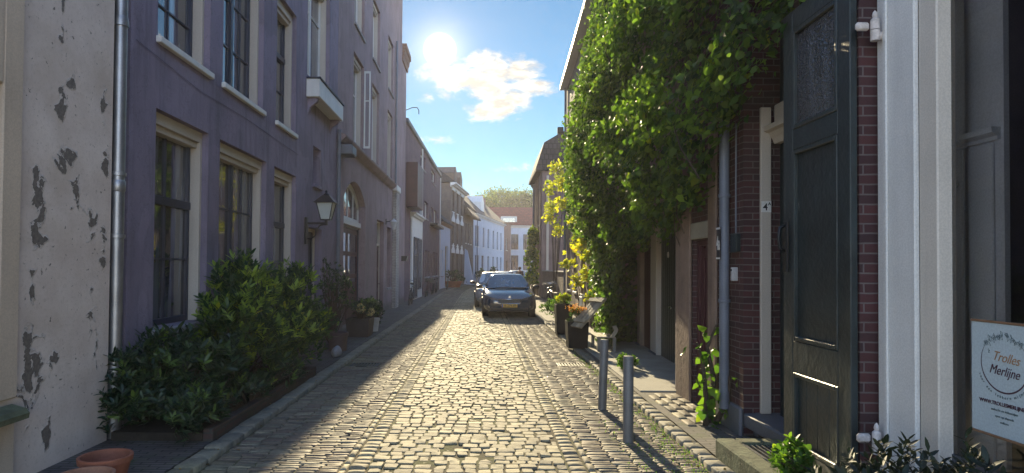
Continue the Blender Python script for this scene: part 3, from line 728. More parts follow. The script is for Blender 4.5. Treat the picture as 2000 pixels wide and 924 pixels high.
chimney(t, 3.0, 2.6, 10.2, .8, .8, 1.3, orangebrick, 3); chimney(t, W - 1.6, 2.6, 10.2, .8, .8, 1.3, orangebrick)
MB().prism([(6.0, 8.0), (7.7, 8.0), (7.7, 9.7), (6.85, 10.5), (6.0, 9.7)], 1, .4, 3).build('dormer', white, t)
pipe(t, 2.0 - .4, -.06, 0, 7.5, greypipe, .045)
t, W = house('narrow_brick_house', 'narrow brown brick house standing end on past the white corner house', (3.42, 92.02), (4.6, 96.5), 8.2, orangebrick, ops := [O(1.2, 2.2, 4.2, 6.0, d=.2), O(1.2, 2.3, .1, 2.7, d=.2)])
window(t, ops[0], white, sill=white); door(t, ops[1], darkgreen)
roof(t, [(-.2, 8.202), (3, 9.4), (6, 8.202)], -.05, W + .05, slate)
ops = []
for a in (3.2, 5.1, 7.6, 10.0, 12.6, 15): ops += [O(a, a + 1.15, 4.5, 6.9, d=.22), O(a, a + 1.15, 1.3, 3.6, d=.22)]
t, W = house('end_house', 'pale blue white house under a big red tiled roof closing the street', (1.6, 100.0), (19.0, 100.0), 8.0, whitewall, ops, D=8)
for q in ops: window(t, q, bluewood, cols=2, rows=(.5,), sill=white)
cornice(t, 0, W, 7.9, white, .4, .35)
roof(t, [(-.5, 8.27), (4, 11.5), (8.4, 8.27)], -.3, W + .3, tile)
dm = MB().box(1.6, 4.1, .3, 2.4, 8.5, 9.7, .02).build('dormer', white, t)
window(dm, O(1.8, 3.9, 8.7, 9.5, d=.2), bluewood, sash_y=.22, d1=.2)
chimney(t, 13, 3.6, 10.9, .9, .8, 1.3, orangebrick)

# ---- right side ---------------------------------------------------------
# far right house
P0, P1 = (3.50, 42.0), (3.45, 36.0)
ops = [O(a, a + 1.1, h0, h1, d=.25) for (h0, h1) in ((.9, 3.1), (4.2, 6.3)) for a in (1.0, 3.9)] + [O(2.5, 3.4, .1, 2.9, d=.3)]
t, W = house('timbered_house', 'brown rendered house with wide eaves and steep roof beyond the vine', P0, P1, 7.3, mat('brown_render', (.25, .18, .17), .9, .2, 1.5, .3, 20, stain=.5), ops)
for q in ops[:4]: window(t, q, cream, cols=2, rows=(.5,), lining=cream, sill=stone, lw=.08)
door(t, ops[4], darkred, 3, light=.8, frame_m=cream)
roof(t, [(-.35, 7.15), (-.35, 7.31), (.1, 8.75), (3.4, 10.7), (6, 9), (6, 7.31)], -.2, W + .15, slate)
for i, a in enumerate((.25, .8, 1.5, 2.3)):
    MB().box(W + .003, W + .07, a, a + .14, 0, 6.9, .01).build('timber_post', sandstone if i % 2 else cream, t)
for a in (.2, 2.2, 3.5, 5.5):
    MB().box(a, a + .22, -.09, -.003, 0, 7.1, .01).build('pilaster', sandstone, t)
pipe(t, .62, -.08, 0, 7.1, greypipe, .05)
t = thing('garden_wall', 'low brown garden wall linking the vine house and the rendered house', 'wall', (3.5, 35.95, 0), R(-90))
facade(t, 10.3, 1.5, [], brownbrick, .25); MB().box(0, 10.3, -.04, .29, 1.502, 1.56, .01).build('coping', stone, t)
# next right, mostly out of sight
ops = [O(a, a + 1.2, h0, h1, d=.25) for (h0, h1) in ((.9, 3.1), (4.4, 6.6)) for a in (2, 6, 10, 14, 18, 22, 26)]
t, W = house('red_brick_terrace', 'brick terrace on the right beyond the brown rendered house', (9.5, 78.0), (3.56, 42.04), 7.1, orangebrick, ops)
for q in ops: window(t, q, white, cols=2, rows=(.5,), sill=white)
roof(t, [(-.3, 7.102), (3, 9.4), (6, 7.102)], -.1, W - .02, slate)

# vine house, long part with the deep porch
P0, P1 = (3.42, 25.55), (2.66, 8.52)
dl = math.hypot(P1[0] - P0[0], P1[1] - P0[1])
def vu(y): return (25.55 - y) / (25.55 - 8.52) * dl
ops = [O(vu(14.6), vu(8.75), .0, 2.62, d=.68), O(vu(22.6), vu(21.4), 5.2, 7.6, d=.3), O(vu(19.6), vu(18.3), 5.2, 7.6, d=.3), O(vu(16.4), vu(15.2), 5.2, 7.6, d=.3), O(vu(12.8), vu(11.5), 5.2, 7.4, d=.3),
       O(vu(24.6), vu(23.5), .9, 3.3, d=.3), O(vu(22.4), vu(21.3), .9, 3.3, d=.3), O(vu(20.2), vu(19.1), .9, 3.3, d=.3), O(vu(18.0), vu(16.8), .1, 3.0, d=.3)]
t, W = house('vine_covered_house', 'old rendered house almost hidden under a huge green climbing vine', P0, P1, 9.0, mat('worn_render', (.26, .20, .17), .92, .25, 1.2, .4, 18, stain=.6), ops, D=6)
for q in ops[1:8]: window(t, q, cream, cols=2, rows=(.5,), lining=cream, sill=white, lw=.07)
door(t, ops[8], darkred, 3, light=.8, frame_m=cream)
for (a, c, mm, nm) in ((13.62, 12.74, darkred, 'plank_door'), (12.12, 11.02, darkgreen, 'garage_door'), (10.95, 8.8, darkgreen, 'garage_door')):
    b = MB(); u0, u1 = vu(a), vu(c); k = int((u1 - u0) / .14)
    for i in range(k):
        b.box(u0 + (u1 - u0) * i / k + .003, u0 + (u1 - u0) * (i + 1) / k - .003, .60, .65, .03, 2.4, .006)
    do = b.build(nm, mm, t)
    if nm == 'garage_door' and a > 12:
        MB().lathe([(.055, 0), (.055, .012), (0, .013)], n=16).xf(Matrix.Translation((vu(11.55), .595, 1.95)) @ Matrix.Rotation(R(90), 4, 'X')).build('oval_plate', white, do)
        MB().box(vu(11.4), vu(11.25), .56, .595, 1.0, 1.03, .005).build('handle', chrome, do)
for (a, mm) in ((12.68, cream), (13.98, sandstone)):
    MB().box(vu(a), vu(a - (.5 if a < 13 else .3)), .52, .675, .0, 2.5, .015).build('door_post', mm, t)
    MB().box(vu(a) - .02, vu(a - (.5 if a < 13 else .3)) + .02, .49, .519, .0, .1, .01).build('post_foot', bluestone, t)
MB().box(vu(14.58), vu(8.8), .50, .676, 2.505, 2.61, .01).build('lintel_beam', sandstone, t)
MB().prism([(-.28, 8.85), (-.28, 9.0), (-.24, 9.1), (.0, 9.12), (0, 8.85)], 0, -.1, W).build('eaves', white, t)
roof(t, [(-.2, 9.13), (3.2, 11.6), (6, 9.13)], -.05, W, slate)
MB().box(-.25, .02, -.36, -.12, 7.1, 7.35, .02).build('wall_box', blackp, t)
pipe(t, .25, -.07, 0, 8.85, greypipe, .045)

# vine house, near wing flush with the street
ops = [O(.56, 1.15, .0, 2.05, d=.32)]
t, W = house('brick_wing', 'near wing of dark red brick with narrow dark red door and grey drainpipe', (2.64, 8.5), (2.64, 6.42), 8.6, redbrick, ops)
b = MB(); b.box(.012, .54, -.04, -.003, .0, 3.4, .02); b.build('door_pilaster', sandstone, t)
MB().box(1.17, 1.42, -.04, -.003, 0, 3.4, .02).build('door_pilaster', sandstone, t)
MB().box(.545, 1.165, -.03, -.003, 2.06, 2.26, .02).build('lintel', concrete, t)
door(t, ops[0], darkred, 1, y=.1, frame_m=darkred, handle=False)
gp = pipe(t, 1.80, -.085, .25, 3.6, greypipe, .05, clamps=(1.35, 2.45, 3.3))
sg = MB().box(1.745, 1.85, -.148, -.138, 1.80, 2.14, .004).build('number_sign', blackp, t)
text('4a', .20, white, sg, (1.797, -.149, 1.965), (R(90), 0, 0), sx=.5, off=.004)
MB().box(1.745, 1.85, -.151, -.148, 2.115, 2.135).box(1.745, 1.85, -.151, -.148, 1.805, 1.822).build('sign_band', white, sg)
mbx = MB().box(1.90, 1.955, -.06, -.002, 1.58, 1.72, .006).build('door_bell', mat('bell_grey', (.45, .45, .45), .5), t)
MB().lathe([(.012, 0), (.012, .01), (0, .011)], n=12).xf(Matrix.Translation((1.928, -.06, 1.69)) @ Matrix.Rotation(R(90), 4, 'X')).build('bell_button', blackp, mbx)
MB().box(1.87, 2.02, -.05, -.002, 1.88, 2.06, .004).box(1.86, 2.03, -.055, -.05, 2.06, 2.067).box(1.86, 2.03, -.055, -.05, 1.873, 1.88).build('meter_box', darkgreen, t)
MB().box(1.45, W + .03, -.05, -.003, 0, .32, .02).build('plinth', bluestone, t)
MB().box(W - .4, W + .06, .1, 2.5, 0, .27, .02).build('plinth', bluestone, t)
cb = MB(); cb.tube([(1.93, -.015, 1.9), (1.93, -.015, 2.6), (1.94, -.015, 3.2)], .009, 6); cb.build('wall_cable', greypipe, t)

# doorway house 4A (recess between brick wing and shop)
t = thing('doorway_house', 'recessed doorway with pale post marked 4A and classical white cornice', 'doorway', (2.98, 6.36, 0), R(-90))
W = 1.28
ops = [O(.1, W - .02, .28, 2.93, d=.2)]
facade(t, W, 8.6, ops, darkgreen, 4, name='wall')
door(t, ops[0], darkgreen, 3, y=.06, frame_m=darkgreen)
# pale post facing the street end
po = MB().box(-.035, .0, -.19, -.085, .27, 3.32, .006).build('door_post', cream, t)
pl_ = MB().box(.0005, .004, -.186, -.088, 2.27, 2.38).build('number_plate', mat('plate_white', (.75, .75, .72), .4), po)
text('4', .10, blackp, pl_, (.0055, -.148, 2.318), (R(90), 0, R(90)), off=.001)
text('A', .042, blackp, pl_, (.0055, -.107, 2.352), (R(90), 0, R(90)), off=.001)
cornice(t, .005, W - .03, 2.95, cream, .16, .17)
MB().box(.0, W - .03, -.06, -.003, 3.13, 3.34, .01).build('frieze', cream, t)
MB().box(-.3, W + .0, -.34, -.003, .13, .265, .015).build('doorstep', bluestone, t)

# shop
P0, P1 = (2.63, 5.08), (2.63, -1.0)
t, W = house('shop', 'shop with dark brick pier, pale timber front and poster behind glass', P0, P1, 8.2, redbrick, ops := [O(1.1, 4.7, .55, 3.9, d=.3, open=1)], cat='shop')
MB().box(0.0, .88, -.14, -.001, 0, 8.2).build('brick_pier', redbrick, t)
b = MB(); b.box(.9, 1.26, -.035, -.001, .1, 4.3, .008); b.box(.98, 1.02, -.052, -.036, .12, 4.28, .006); b.build('pilaster', white, t)
MB().box(1.262, 1.42, -.012, .1, .1, 4.28, .008).build('window_frame', mat('warm_white_paint', (.66, .60, .52), .5, .06, 2, .08, 30, stain=.15), t)
MB().box(1.26, 4.9, -.02, -.001, .1, .54, .01).build('stall_riser', blackp, t)
MB().box(1.42, 4.7, -.03, .2, .552, .60, .01).build('sill', blackp, t)
g = MB().quad((1.42, .07, .6), (4.7, .07, .6), (4.7, .07, 3.9), (1.42, .07, 3.9)).build('shop_glass', glassmat('shop_glass', (.88, .9, .92), .95), t, recalc=False)
for za, zb in ((.602, .66), (3.7, 3.89)): MB().box(1.421, 4.7, .06, .1, za, zb).build('glass_bead', mat('grey_frame', (.1, .1, .11), .5), t)
# interior room
gi = mat('shop_interior', (.30, .28, .31), .9, .2, 2)
b = MB(); b.quad((1.0, 2.2, 0), (5.0, 2.2, 0), (5.0, 2.2, 4), (1.0, 2.2, 4)).quad((1.0, .12, .3), (5, .12, .3), (5, 2.2, .3), (1, 2.2, .3)).quad((1.0, .301, 0), (1.0, 2.2, 0), (1.0, 2.2, 4), (1.0, .301, 4)).quad((5.0, .301, 0), (5.0, 2.2, 0), (5.0, 2.2, 4), (5.0, .301, 4)).quad((1.0, .12, 3.95), (5, .12, 3.95), (5, 2.2, 3.95), (1, 2.2, 3.95))
b.build('interior', gi, t, recalc=False)
gc = mat('reflected_panelling', (.86, .86, .90), .7, .08, 2)  # panelling, curtain and knob built behind the glass to imitate a reflection in it
MB().box(1.105, 1.58, .24, .27, .61, 3.88, .0).build('reflected_panel', gc, t)
for a, c_ in ((1.19, 1.29), (1.34, 1.52)): MB().box(a, c_, .222, .2395, .62, 2.42, .006).build('reflected_pilaster', gc, t)
b = MB(); b.prism([(.22, 2.43), (.22, 2.45), (.19, 2.47), (.185, 2.50), (.2395, 2.50), (.2395, 2.43)], 0, 1.17, 1.56); b.build('reflected_moulding', gc, t)
b = MB()
for i in range(16):
    x = 1.62 + i * .032; b.box(x, x + .03, .50 + .03 * math.sin(i * 1.9), .53 + .03 * math.sin(i * 1.9), .62, 3.85, .01)
b.build('curtain', mat('reflected_grey_curtain', (.10, .09, .11), .9, .1, 3), t)
MB().lathe([(.03, 0), (.035, .02), (.03, .04), (0, .045)], n=14).xf(Matrix.Translation((1.24, .22, 2.22)) @ Matrix.Rotation(R(90), 4, 'X')).build('reflected_knob', blackp, t, smooth=True)

# poster
t = thing('poster', 'pale blue poster with round floral logo hanging in shop window', 'poster', (2.685, 3.50, .85), R(-90))
MB().box(0, .43, 0, .004, 0, .578).build('sheet', mat('poster_paper', (.50, .58, .60), .6, .03), t)
for zz in (.579, -.014): MB().box(-.004, .434, -.004, .008, zz, zz + .013, .002).build('hanger_rail', mat('oak_rail', (.24, .13, .07), .5), t)
ink = mat('plum_ink', (.06, .02, .04), .6, 0, grain=0); ink2 = mat('green_grey_ink', (.10, .14, .15), .6, 0, grain=0); ink3 = mat('ochre_ink', (.36, .2, .1), .6, 0, grain=0)
def ring(cx, cz, r, a0, a1, w0, w1, m, name):
    b = MB(); n = 40
    for i in range(n):
        for_ = []
        for k in (i, i + 1):
            a = a0 + (a1 - a0) * k / n; ww = w0 + (w1 - w0) * math.sin(math.pi * k / n)
            for_.append((cx + (r - ww) * math.cos(a), cz + (r - ww) * math.sin(a))); for_.append((cx + (r + ww) * math.cos(a), cz + (r + ww) * math.sin(a)))
        p, q, r_, s_ = for_
        b.quad((p[0], -.0012, p[1]), (q[0], -.0012, q[1]), (s_[0], -.0012, s_[1]), (r_[0], -.0012, r_[1]))
    return b.build(name, m, t)
ring(.215, .375, .148, R(-215), R(45), .0008, .0042, ink, 'logo_ring')
b = MB()
rr = random.Random(3)
for i in range(15):   # leaves and blossoms of the garland
    a = R(42 + i * 7.2); cx, cz = .215 + .148 * math.cos(a), .375 + .148 * math.sin(a)
    for k in range(3):
        al = rr.uniform(0, 6.28); L1 = rr.uniform(.016, .03)
        pts = [(cx, -.0014, cz), (cx + L1 * .5 * math.cos(al + .5), -.0014, cz + L1 * .5 * math.sin(al + .5)), (cx + L1 * math.cos(al), -.0014, cz + L1 * math.sin(al)), (cx + L1 * .5 * math.cos(al - .5), -.0014, cz + L1 * .5 * math.sin(al - .5)), (cx, -.0014, cz)]
        b.tube(pts, .0009, 4)
b.build('logo_garland', ink2, t)
text('Trolles', .070, ink3, t, (.225, -.0014, .405), (R(90), R(4), 0), sx=.85, shear=.4)
text('Merlijne', .070, ink, t, (.215, -.0014, .335), (R(90), R(3), 0), sx=.82, shear=.35, off=0.0)
text("'t", .03, ink2, t, (.115, -.0014, .43), (R(90), 0, 0), shear=.3)
text('WWW.TROLLESMERLIJNE.NL', .027, ink, t, (.215, -.0014, .165), (R(90), 0, 0), sx=.92, off=.0006)
text('ambacht en lekkernijen', .018, ink2, t, (.215, -.0014, .132), (R(90), 0, 0))
text('open op afspraak', .017, ink2, t, (.215, -.0014, .100), (R(90), 0, 0)); text('welkom', .017, ink2, t, (.215, -.0014, .072), (R(90), 0, 0))
motto = []
for i, ch in enumerate('voor een lekkere mijmering'):
    if ch == ' ': continue
    a = R(205 + i * 5.2)
    motto.append(text(ch, .021, ink2, None, (.215 + .172 * math.cos(a), -.0014, .375 + .172 * math.sin(a)), (R(90), -(a - R(270)), 0)))

bmm = bmesh.new()
for q in motto: bmm.from_mesh(q)
me = bpy.data.meshes.new('lettering'); bmm.to_mesh(me); bmm.free(); me.materials.append(ink2)
o = bpy.data.objects.new('lettering', me); C.objects.link(o); o.parent = t
# open green door leaf hung on the shop's pier (hinges near, free edge far)
t = thing('open_door_leaf', 'tall weathered dark green door leaf standing open with rippled glass pane', 'door', (2.43, 5.13, .13), R(-90))
Wl, Hl = .93, 3.6
def lz(h): return h - .13
b = MB()
b.box(0, .15, 0, .05, 0, Hl, .006).box(Wl - .15, Wl, 0, .05, 0, Hl, .006)
for (a, c) in ((0, .21), (.78, 1.02), (2.50, 2.66), (Hl - .16, Hl)): b.box(.15, Wl - .15, .001, .049, a, c, .006)
b.build('leaf_frame', darkgreen, t)
b = MB()
for k in range(4): b.box(.16 + k * .155, .16 + (k + 1) * .155 - .004, .025, .04, .2, .80, .003)
b.build('lower_panel', darkgreen, t)
MB().box(.15, Wl - .15, .028, .04, 1.0, 2.52).build('middle_panel', darkgreen, t)
def mould(z0_, z1_, nm):
    q = MB()
    q.box(.152, .185, -.004, .03, z0_, z1_, .006).box(Wl - .185, Wl - .152, -.004, .03, z0_, z1_, .006).box(.185, Wl - .185, -.004, .03, z0_, z0_ + .035, .006).box(.185, Wl - .185, -.004, .03, z1_ - .035, z1_, .006)
    return q.build(nm, darkgreen, t)
mould(.212, .778, 'moulding'); mould(1.022, 2.498, 'moulding'); mould(2.662, Hl - .162, 'moulding')
MB().quad((.18, .02, 2.68), (Wl - .18, .02, 2.68), (Wl - .18, .02, Hl - .18), (.18, .02, Hl - .18)).build('rippled_glass', panemat('rippled_glass', (.02, .022, .025), .6), t, recalc=False)
MATS['rippled_glass'].node_tree.nodes['Noise Texture'].inputs['Scale'].default_value = 38
MATS['rippled_glass'].node_tree.nodes['Bump'].inputs['Distance'].default_value = .06

lk = MB().box(.03, .10, -.02, -.001, 1.55, 1.95, .006); lk.build('lock_plate', iron, t)
MB().tube([(.065, -.02, 1.72), (.065, -.06, 1.74), (.065, -.07, 1.82), (.065, -.06, 1.90), (.065, -.02, 1.92)], .012, 8).build('handle', iron, t, smooth=True)
for hz in (3.25, .60):
    hn = MB()
    hn.box(2.42, 2.505, 4.10, 4.135, hz - .0, hz + .055, .012)
    hn.tube([(2.535, 4.1, hz - .07), (2.535, 4.1, hz - .003)], .027, 14); hn.tube([(2.535, 4.1, hz + .002), (2.535, 4.1, hz + .06)], .027, 14)
    hn.lathe([(.027, .061), (.024, .07), (.012, .08), (.017, .095), (.012, .115), (0, .13)], (2.535, 4.1, hz), 12)
    hn.box(2.562, 2.61, 4.095, 4.13, hz - .06, hz - .005, .012)
    ho = hn.build('gate_hinge', mat('worn_hinge_paint', (.62, .56, .52), .6, .3, 20, .3, 40), None, smooth='auto')
    tag(ho, 'white painted iron hinge, the %s of two on the brick pier' % ('upper' if hz > 2 else 'lower'), 'hinge', 'iron gate hinges')
# ---------------------------------------------------------------- ground
def cxx(z): return np.where(z > 38, .0022 * (z - 38) ** 2, 0.0)
gm = mat('earth', (.09, .08, .06), 1, .3, .3, .4, 5)
struct(MB().quad((-400, -60, -.07), (400, -60, -.07), (400, 900, -.07), (-400, 900, -.07)).build('ground', gm, recalc=False))
def ribbon(name, xa, xb, z, m, y0, y1, n=60, thick=.0):
    b = MB()
    ys = [y0 + (y1 - y0) * i / n for i in range(n + 1)]
    for a, c in zip(ys[:-1], ys[1:]):
        pa, pc = float(cxx(np.array(a))), float(cxx(np.array(c)))
        b.quad((xa + pa, a, z), (xb + pa, a, z), (xb + pc, c, z), (xa + pc, c, z))
    return struct(b.build(name, m, recalc=False))
def jointmat():
    m, nt, p, o = newmat('joint_soil')
    tc = N(nt, 'ShaderNodeTexCoord'); n1 = N(nt, 'ShaderNodeTexNoise', i_Scale=2.2, i_Detail=8.0, i_Roughness=.7); L(nt, tc.outputs['Object'], n1.inputs['Vector'])
    n2 = N(nt, 'ShaderNodeTexNoise', i_Scale=50.0, i_Detail=4.0); L(nt, tc.outputs['Object'], n2.inputs['Vector'])
    c = MIX(nt, SMOOTH(nt, n1.outputs[0], .42, .6), (.085, .068, .042), (.10, .105, .04))
    L(nt, c, p.inputs['Base Color']); p.inputs['Roughness'].default_value = 1
    b = N(nt, 'ShaderNodeBump'); b.inputs['Strength'].default_value = .8; b.inputs['Distance'].default_value = .01; L(nt, n2.outputs[0], b.inputs['Height']); L(nt, b.outputs[0], p.inputs['Normal'])
    return m
ribbon('road', -2.31, 1.96, -.0085, jointmat(), -4, 100)
def stonemat(name, cols, rough, bump, moss=.35):
    m, nt, p, o = newmat(name)
    g = N(nt, 'ShaderNodeNewGeometry'); tc = N(nt, 'ShaderNodeTexCoord')
    c = RAMP(nt, g.outputs['Random Per Island'], [(i / (len(cols) - 1), q) for i, q in enumerate(cols)])
    n1 = N(nt, 'ShaderNodeTexNoise', i_Scale=20.0, i_Detail=8.0, i_Roughness=.72); L(nt, tc.outputs['Object'], n1.inputs['Vector'])
    n2 = N(nt, 'ShaderNodeTexNoise', i_Scale=.7, i_Detail=6.0, i_Roughness=.6); L(nt, tc.outputs['Object'], n2.inputs['Vector'])
    c = MIX(nt, 1.0, c, RAMP(nt, n1.outputs[0], [(.3, (.55, .55, .55)), (.7, (1.2, 1.2, 1.17))]), 'MULTIPLY')
    c = MIX(nt, 1.0, c, RAMP(nt, n2.outputs[0], [(.3, (.78, .77, .74)), (.7, (1.08, 1.06, 1.0))]), 'MULTIPLY')
    c = MIX(nt, M(nt, 'MULTIPLY', SMOOTH(nt, n2.outputs[0], .5, .75), moss), c, (.13, .135, .05))
    L(nt, c, p.inputs['Base Color']); p.inputs['Specular IOR Level'].default_value = .32
    r = N(nt, 'ShaderNodeMapRange'); L(nt, n1.outputs[0], r.inputs[0]); r.inputs[3].default_value = rough - .08; r.inputs[4].default_value = min(1, rough + .16); L(nt, r.outputs[0], p.inputs['Roughness'])
    b = N(nt, 'ShaderNodeBump'); b.inputs['Strength'].default_value = bump; b.inputs['Distance'].default_value = .006; L(nt, n1.outputs[0], b.inputs['Height']); L(nt, b.outputs[0], p.inputs['Normal'])
    return m
sett_m = stonemat('granite_setts', [(.25, .22, .165), (.42, .37, .255), (.32, .285, .21), (.48, .425, .29), (.20, .175, .14), (.38, .335, .235)], .74, 1.0)
clink_m = stonemat('road_clinkers', [(.13, .105, .085), (.24, .205, .16), (.19, .14, .12), (.29, .26, .20), (.17, .155, .13)], .7, .8, .5)
kerb_m = stonemat('kerb_granite', [(.20, .19, .165), (.30, .28, .23), (.25, .235, .20)], .75, .8, .5)
TH = [(-1, -.62), (-.66, -1), (.66, -1), (1, -.62), (1, .62), (.66, 1), (-.66, 1), (-1, .62)]
def stones(name, S, m, zoff=0.0, dome=.010, edge=.012, depth=.05, jit=.05, tilt=.012, lift=.004, roundc=.8, sharp=False):
    """S: rows of x,y,half width,half length,(optional rotation)"""
    S = np.array(S); n = len(S)
    T = np.array(TH); T = np.where(np.abs(T) > .9, T, np.sign(T) * (roundc if roundc else .66))
    rings = [(1.0, -depth), (1.0, -edge), (.90, 0.0)]
    V = np.zeros((n, 25, 3))
    J = rng.normal(0, jit, (n, 8, 2)).clip(-2 * jit, 2 * jit)
    tx, ty = rng.normal(0, tilt, n), rng.normal(0, tilt, n); lz_ = rng.normal(0, lift, n)
    for r_, (s_, h) in enumerate(rings):
        P = (T[None] + J) * s_
        V[:, r_ * 8:(r_ + 1) * 8, 0] = P[:, :, 0] * S[:, 2:3]; V[:, r_ * 8:(r_ + 1) * 8, 1] = P[:, :, 1] * S[:, 3:4]
        V[:, r_ * 8:(r_ + 1) * 8, 2] = h
    V[:, 24, 2] = dome
    V[:, 16:24, 2] += rng.normal(0, .0015, (n, 8))
    V[:, :, 2] += V[:, :, 0] * tx[:, None] + V[:, :, 1] * ty[:, None] + lz_[:, None] + zoff
    if S.shape[1] > 4:
        c, s_ = np.cos(S[:, 4])[:, None], np.sin(S[:, 4])[:, None]; X = V[:, :, 0] * c - V[:, :, 1] * s_; Y = V[:, :, 0] * s_ + V[:, :, 1] * c; V[:, :, 0] = X; V[:, :, 1] = Y
    V[:, :, 0] += S[:, 0:1]; V[:, :, 1] += S[:, 1:2]
    q = []
    for r_ in (0, 1):
        for j in range(8): q.append([r_ * 8 + j, r_ * 8 + (j + 1) % 8, (r_ + 1) * 8 + (j + 1) % 8, (r_ + 1) * 8 + j])
    t = [[16 + j, 16 + (j + 1) % 8, 24] for j in range(8)]
    off = (np.arange(n) * 25)[:, None, None]
    return struct(npmesh(name, V.reshape(-1, 3), (np.array(q)[None] + off).reshape(-1, 4), (np.array(t)[None] + off).reshape(-1, 3), m, smooth=True, sharp=sharp))
# granite setts, transverse courses
S = []; y = 2.6; row = 0
def course(S, y, d, xa, xb, wmin, wmax, gap=.006):
    c = float(cxx(np.array(y))); x = xa + rnd.uniform(-.02, .02)
    sk = rnd.uniform(-.012, .012)
    while x < xb - wmin * .6:
        w_ = rnd.uniform(wmin, wmax)
        if x + w_ > xb - wmin * .5: w_ = xb - x
        S.append((x + w_ / 2 + c, y + rnd.uniform(-.006, .006) + sk * (x - xa), w_ / 2 - gap, d / 2 - gap * rnd.uniform(.6, 1.0)))
        x += w_
while y < 66:
    d = rnd.uniform(.105, .145); course(S, y + d / 2, d, -.93, .76, .095, .168); y += d
stones('road_setts', S, sett_m, dome=.0025, edge=.008, jit=.06, tilt=.026, lift=.005, roundc=.80, sharp=True)
# straight edging courses beside the setts
S = []
for (xa, xb) in ((-1.095, -.935), (.765, .915)):
    y = 2.6
    while y < 66:
        d = rnd.uniform(.10, .14); c = float(cxx(np.array(y))); S.append(((xa + xb) / 2 + c, y + d / 2, (xb - xa) / 2 - .006, d / 2 - .006)); y += d
for xc in (-1.135, .955):
    y = 2.6
    while y < 66:
        d = rnd.uniform(.17, .23); c = float(cxx(np.array(y))); S.append((xc + c, y + d / 2, .030, d / 2 - .005)); y += d
stones('road_edging', S, sett_m, dome=.006, edge=.01, jit=.03, roundc=.85)
S = []
y = 2.6
while y < 48:
    d = .056 + rnd.uniform(-.003, .003)
    for (xa, xb) in ((-2.29, -1.17), (.99, 1.93)):
        course(S, y + d / 2, d, xa, xb, .17, .21, .004)
    y += d
# leave out the clinkers where the gullies lie
GUL = [(-1.98, 11.1), (1.60, 11.3)]
S = [q for q in S if not any(abs(q[0] - gx) < .26 and abs(q[1] - gy) < .20 for gx, gy in GUL)]
stones('road_clinkers', S, clink_m, dome=.003, edge=.006, jit=.03, tilt=.012, lift=.0025, roundc=.93)
# kerbs
S = []
for (xa, xb) in ((-2.5, -2.31), (1.945, 2.10)):
    y = 2.6
    while y < 60:
        d = rnd.uniform(.22, .42) if xa < 0 else rnd.uniform(.16, .24); c = float(cxx(np.array(y))); S.append(((xa + xb) / 2 + c, y + d / 2, (xb - xa) / 2 - .005, d / 2 - .006)); y += d
stones('kerb', S, kerb_m, zoff=.045, dome=.003, edge=.010, depth=.1, jit=.03, tilt=.015, lift=.004, roundc=.88)
ribbon('pavement', -8, -2.5, .045, clinker, -4, 100)
ribbon('pavement', 2.1, 12, .045, clinker, -4, 99)
struct(MB().box(2.16, 3.62, 8.62, 14.4, .03, .062, .006).box(2.2, 3.3, 14.45, 20, .03, .055, .006).build('concrete_pavement', concrete))
S = []
for i in range(11):
    for j in range(5): S.append((2.2 + i * .205 * .5 + .05, 6.9 + j * .33 + (i % 2) * .12, .045, .14))
stones('pavement_patch', [s for s in S if s[0] < 2.62], clink_m, zoff=.058, dome=.003, edge=.006, jit=.05, roundc=.9)

# gullies
def gully(x, y, label):
    t = thing('gully_grate', label, 'drain grate', (x, y, -.012), 0, 'street drains')
    b = MB(); b.box(-.24, .24, -.18, -.155, -.02, .016).box(-.24, .24, .155, .18, -.02, .016).box(-.24, -.215, -.155, .155, -.02, .016).box(.215, .24, -.155, .155, -.02, .016); b.build('frame', iron, t)
    b = MB()
    for i in range(8): b.box(-.2 + i * .053, -.2 + i * .053 + .026, -.155, .155, -.01, .012)
    b.build('grille', iron, t)
    MB().quad((-.21, -.15, -.018), (.21, -.15, -.018), (.21, .15, -.018), (-.21, .15, -.018)).build('pit_shade_black', blackp, t, recalc=False)  # black sheet close under the bars, painted in for the drain's dark depth
gully(*GUL[0], 'iron drain grate in the shaded left gutter'); gully(*GUL[1], 'iron drain grate in the sunlit right gutter before the planters')

# cellar grate with raised kerb by the doorway
t = thing('cellar_grate', 'steel bar grate over the cellar opening, framed by a mossy raised kerb', 'grate', (2.1, 4.3, 0))
MB().box(0, .17, -.6, 1.42, -.05, .20, .015).box(.171, .55, 1.27, 1.42, -.05, .20, .015).build('raised_kerb', mossy, t)
MB().box(.171, .53, -.6, 1.27, -.05, -.02).build('pit_shade_black', blackp, t)  # floor coloured black to stand for the deep shade of the cellar
b = MB()
for i in range(8): b.box(.20 + i * .044, .20 + i * .044 + .012, -.6, 1.265, .15, .185)
b.build('bars', steel, t)
MB().box(.172, .19, -.6, 1.265, .1, .192).build('angle_iron', steel, t)

# bollards
for i, (x, y, lab, tl) in enumerate(((1.46, 6.29, 'nearer grey steel bollard, standing upright with a longer shadow beside it', 0), (1.48, 7.73, 'farther grey steel bollard, leaning slightly toward the houses', 1.7))):
    t = thing('bollard', lab, 'bollard', (x, y, -.01), 0, 'bollards beside the right pavement')
    if tl: t.rotation_euler = (0, R(tl), 0)
    MB().lathe([(.050, -.08), (.050, .835), (.046, .85), (.03, .853), (.0, .853)], n=28).build('post', bollardm, t, smooth='auto')
    MB().lathe([(.0505, .815), (.052, .818), (.052, .829), (.0505, .832)], n=28).build('cap_rim', bollardm, t, smooth='auto')

# raised planting bed
t = thing('planting_bed', 'low brick edged bed along the mauve house filled with dark soil', 'planter', (-3.46, 6.35, 0))
MB().box(.86, .96, -.3, 3.5, .0, .16, .01).box(.0, .86, 3.38, 3.5, 0, .16, .01).build('brick_edge', lowbrick, t)
MB().box(.0, .859, -.3, 3.379, .02, .12).build('soil', soil, t)

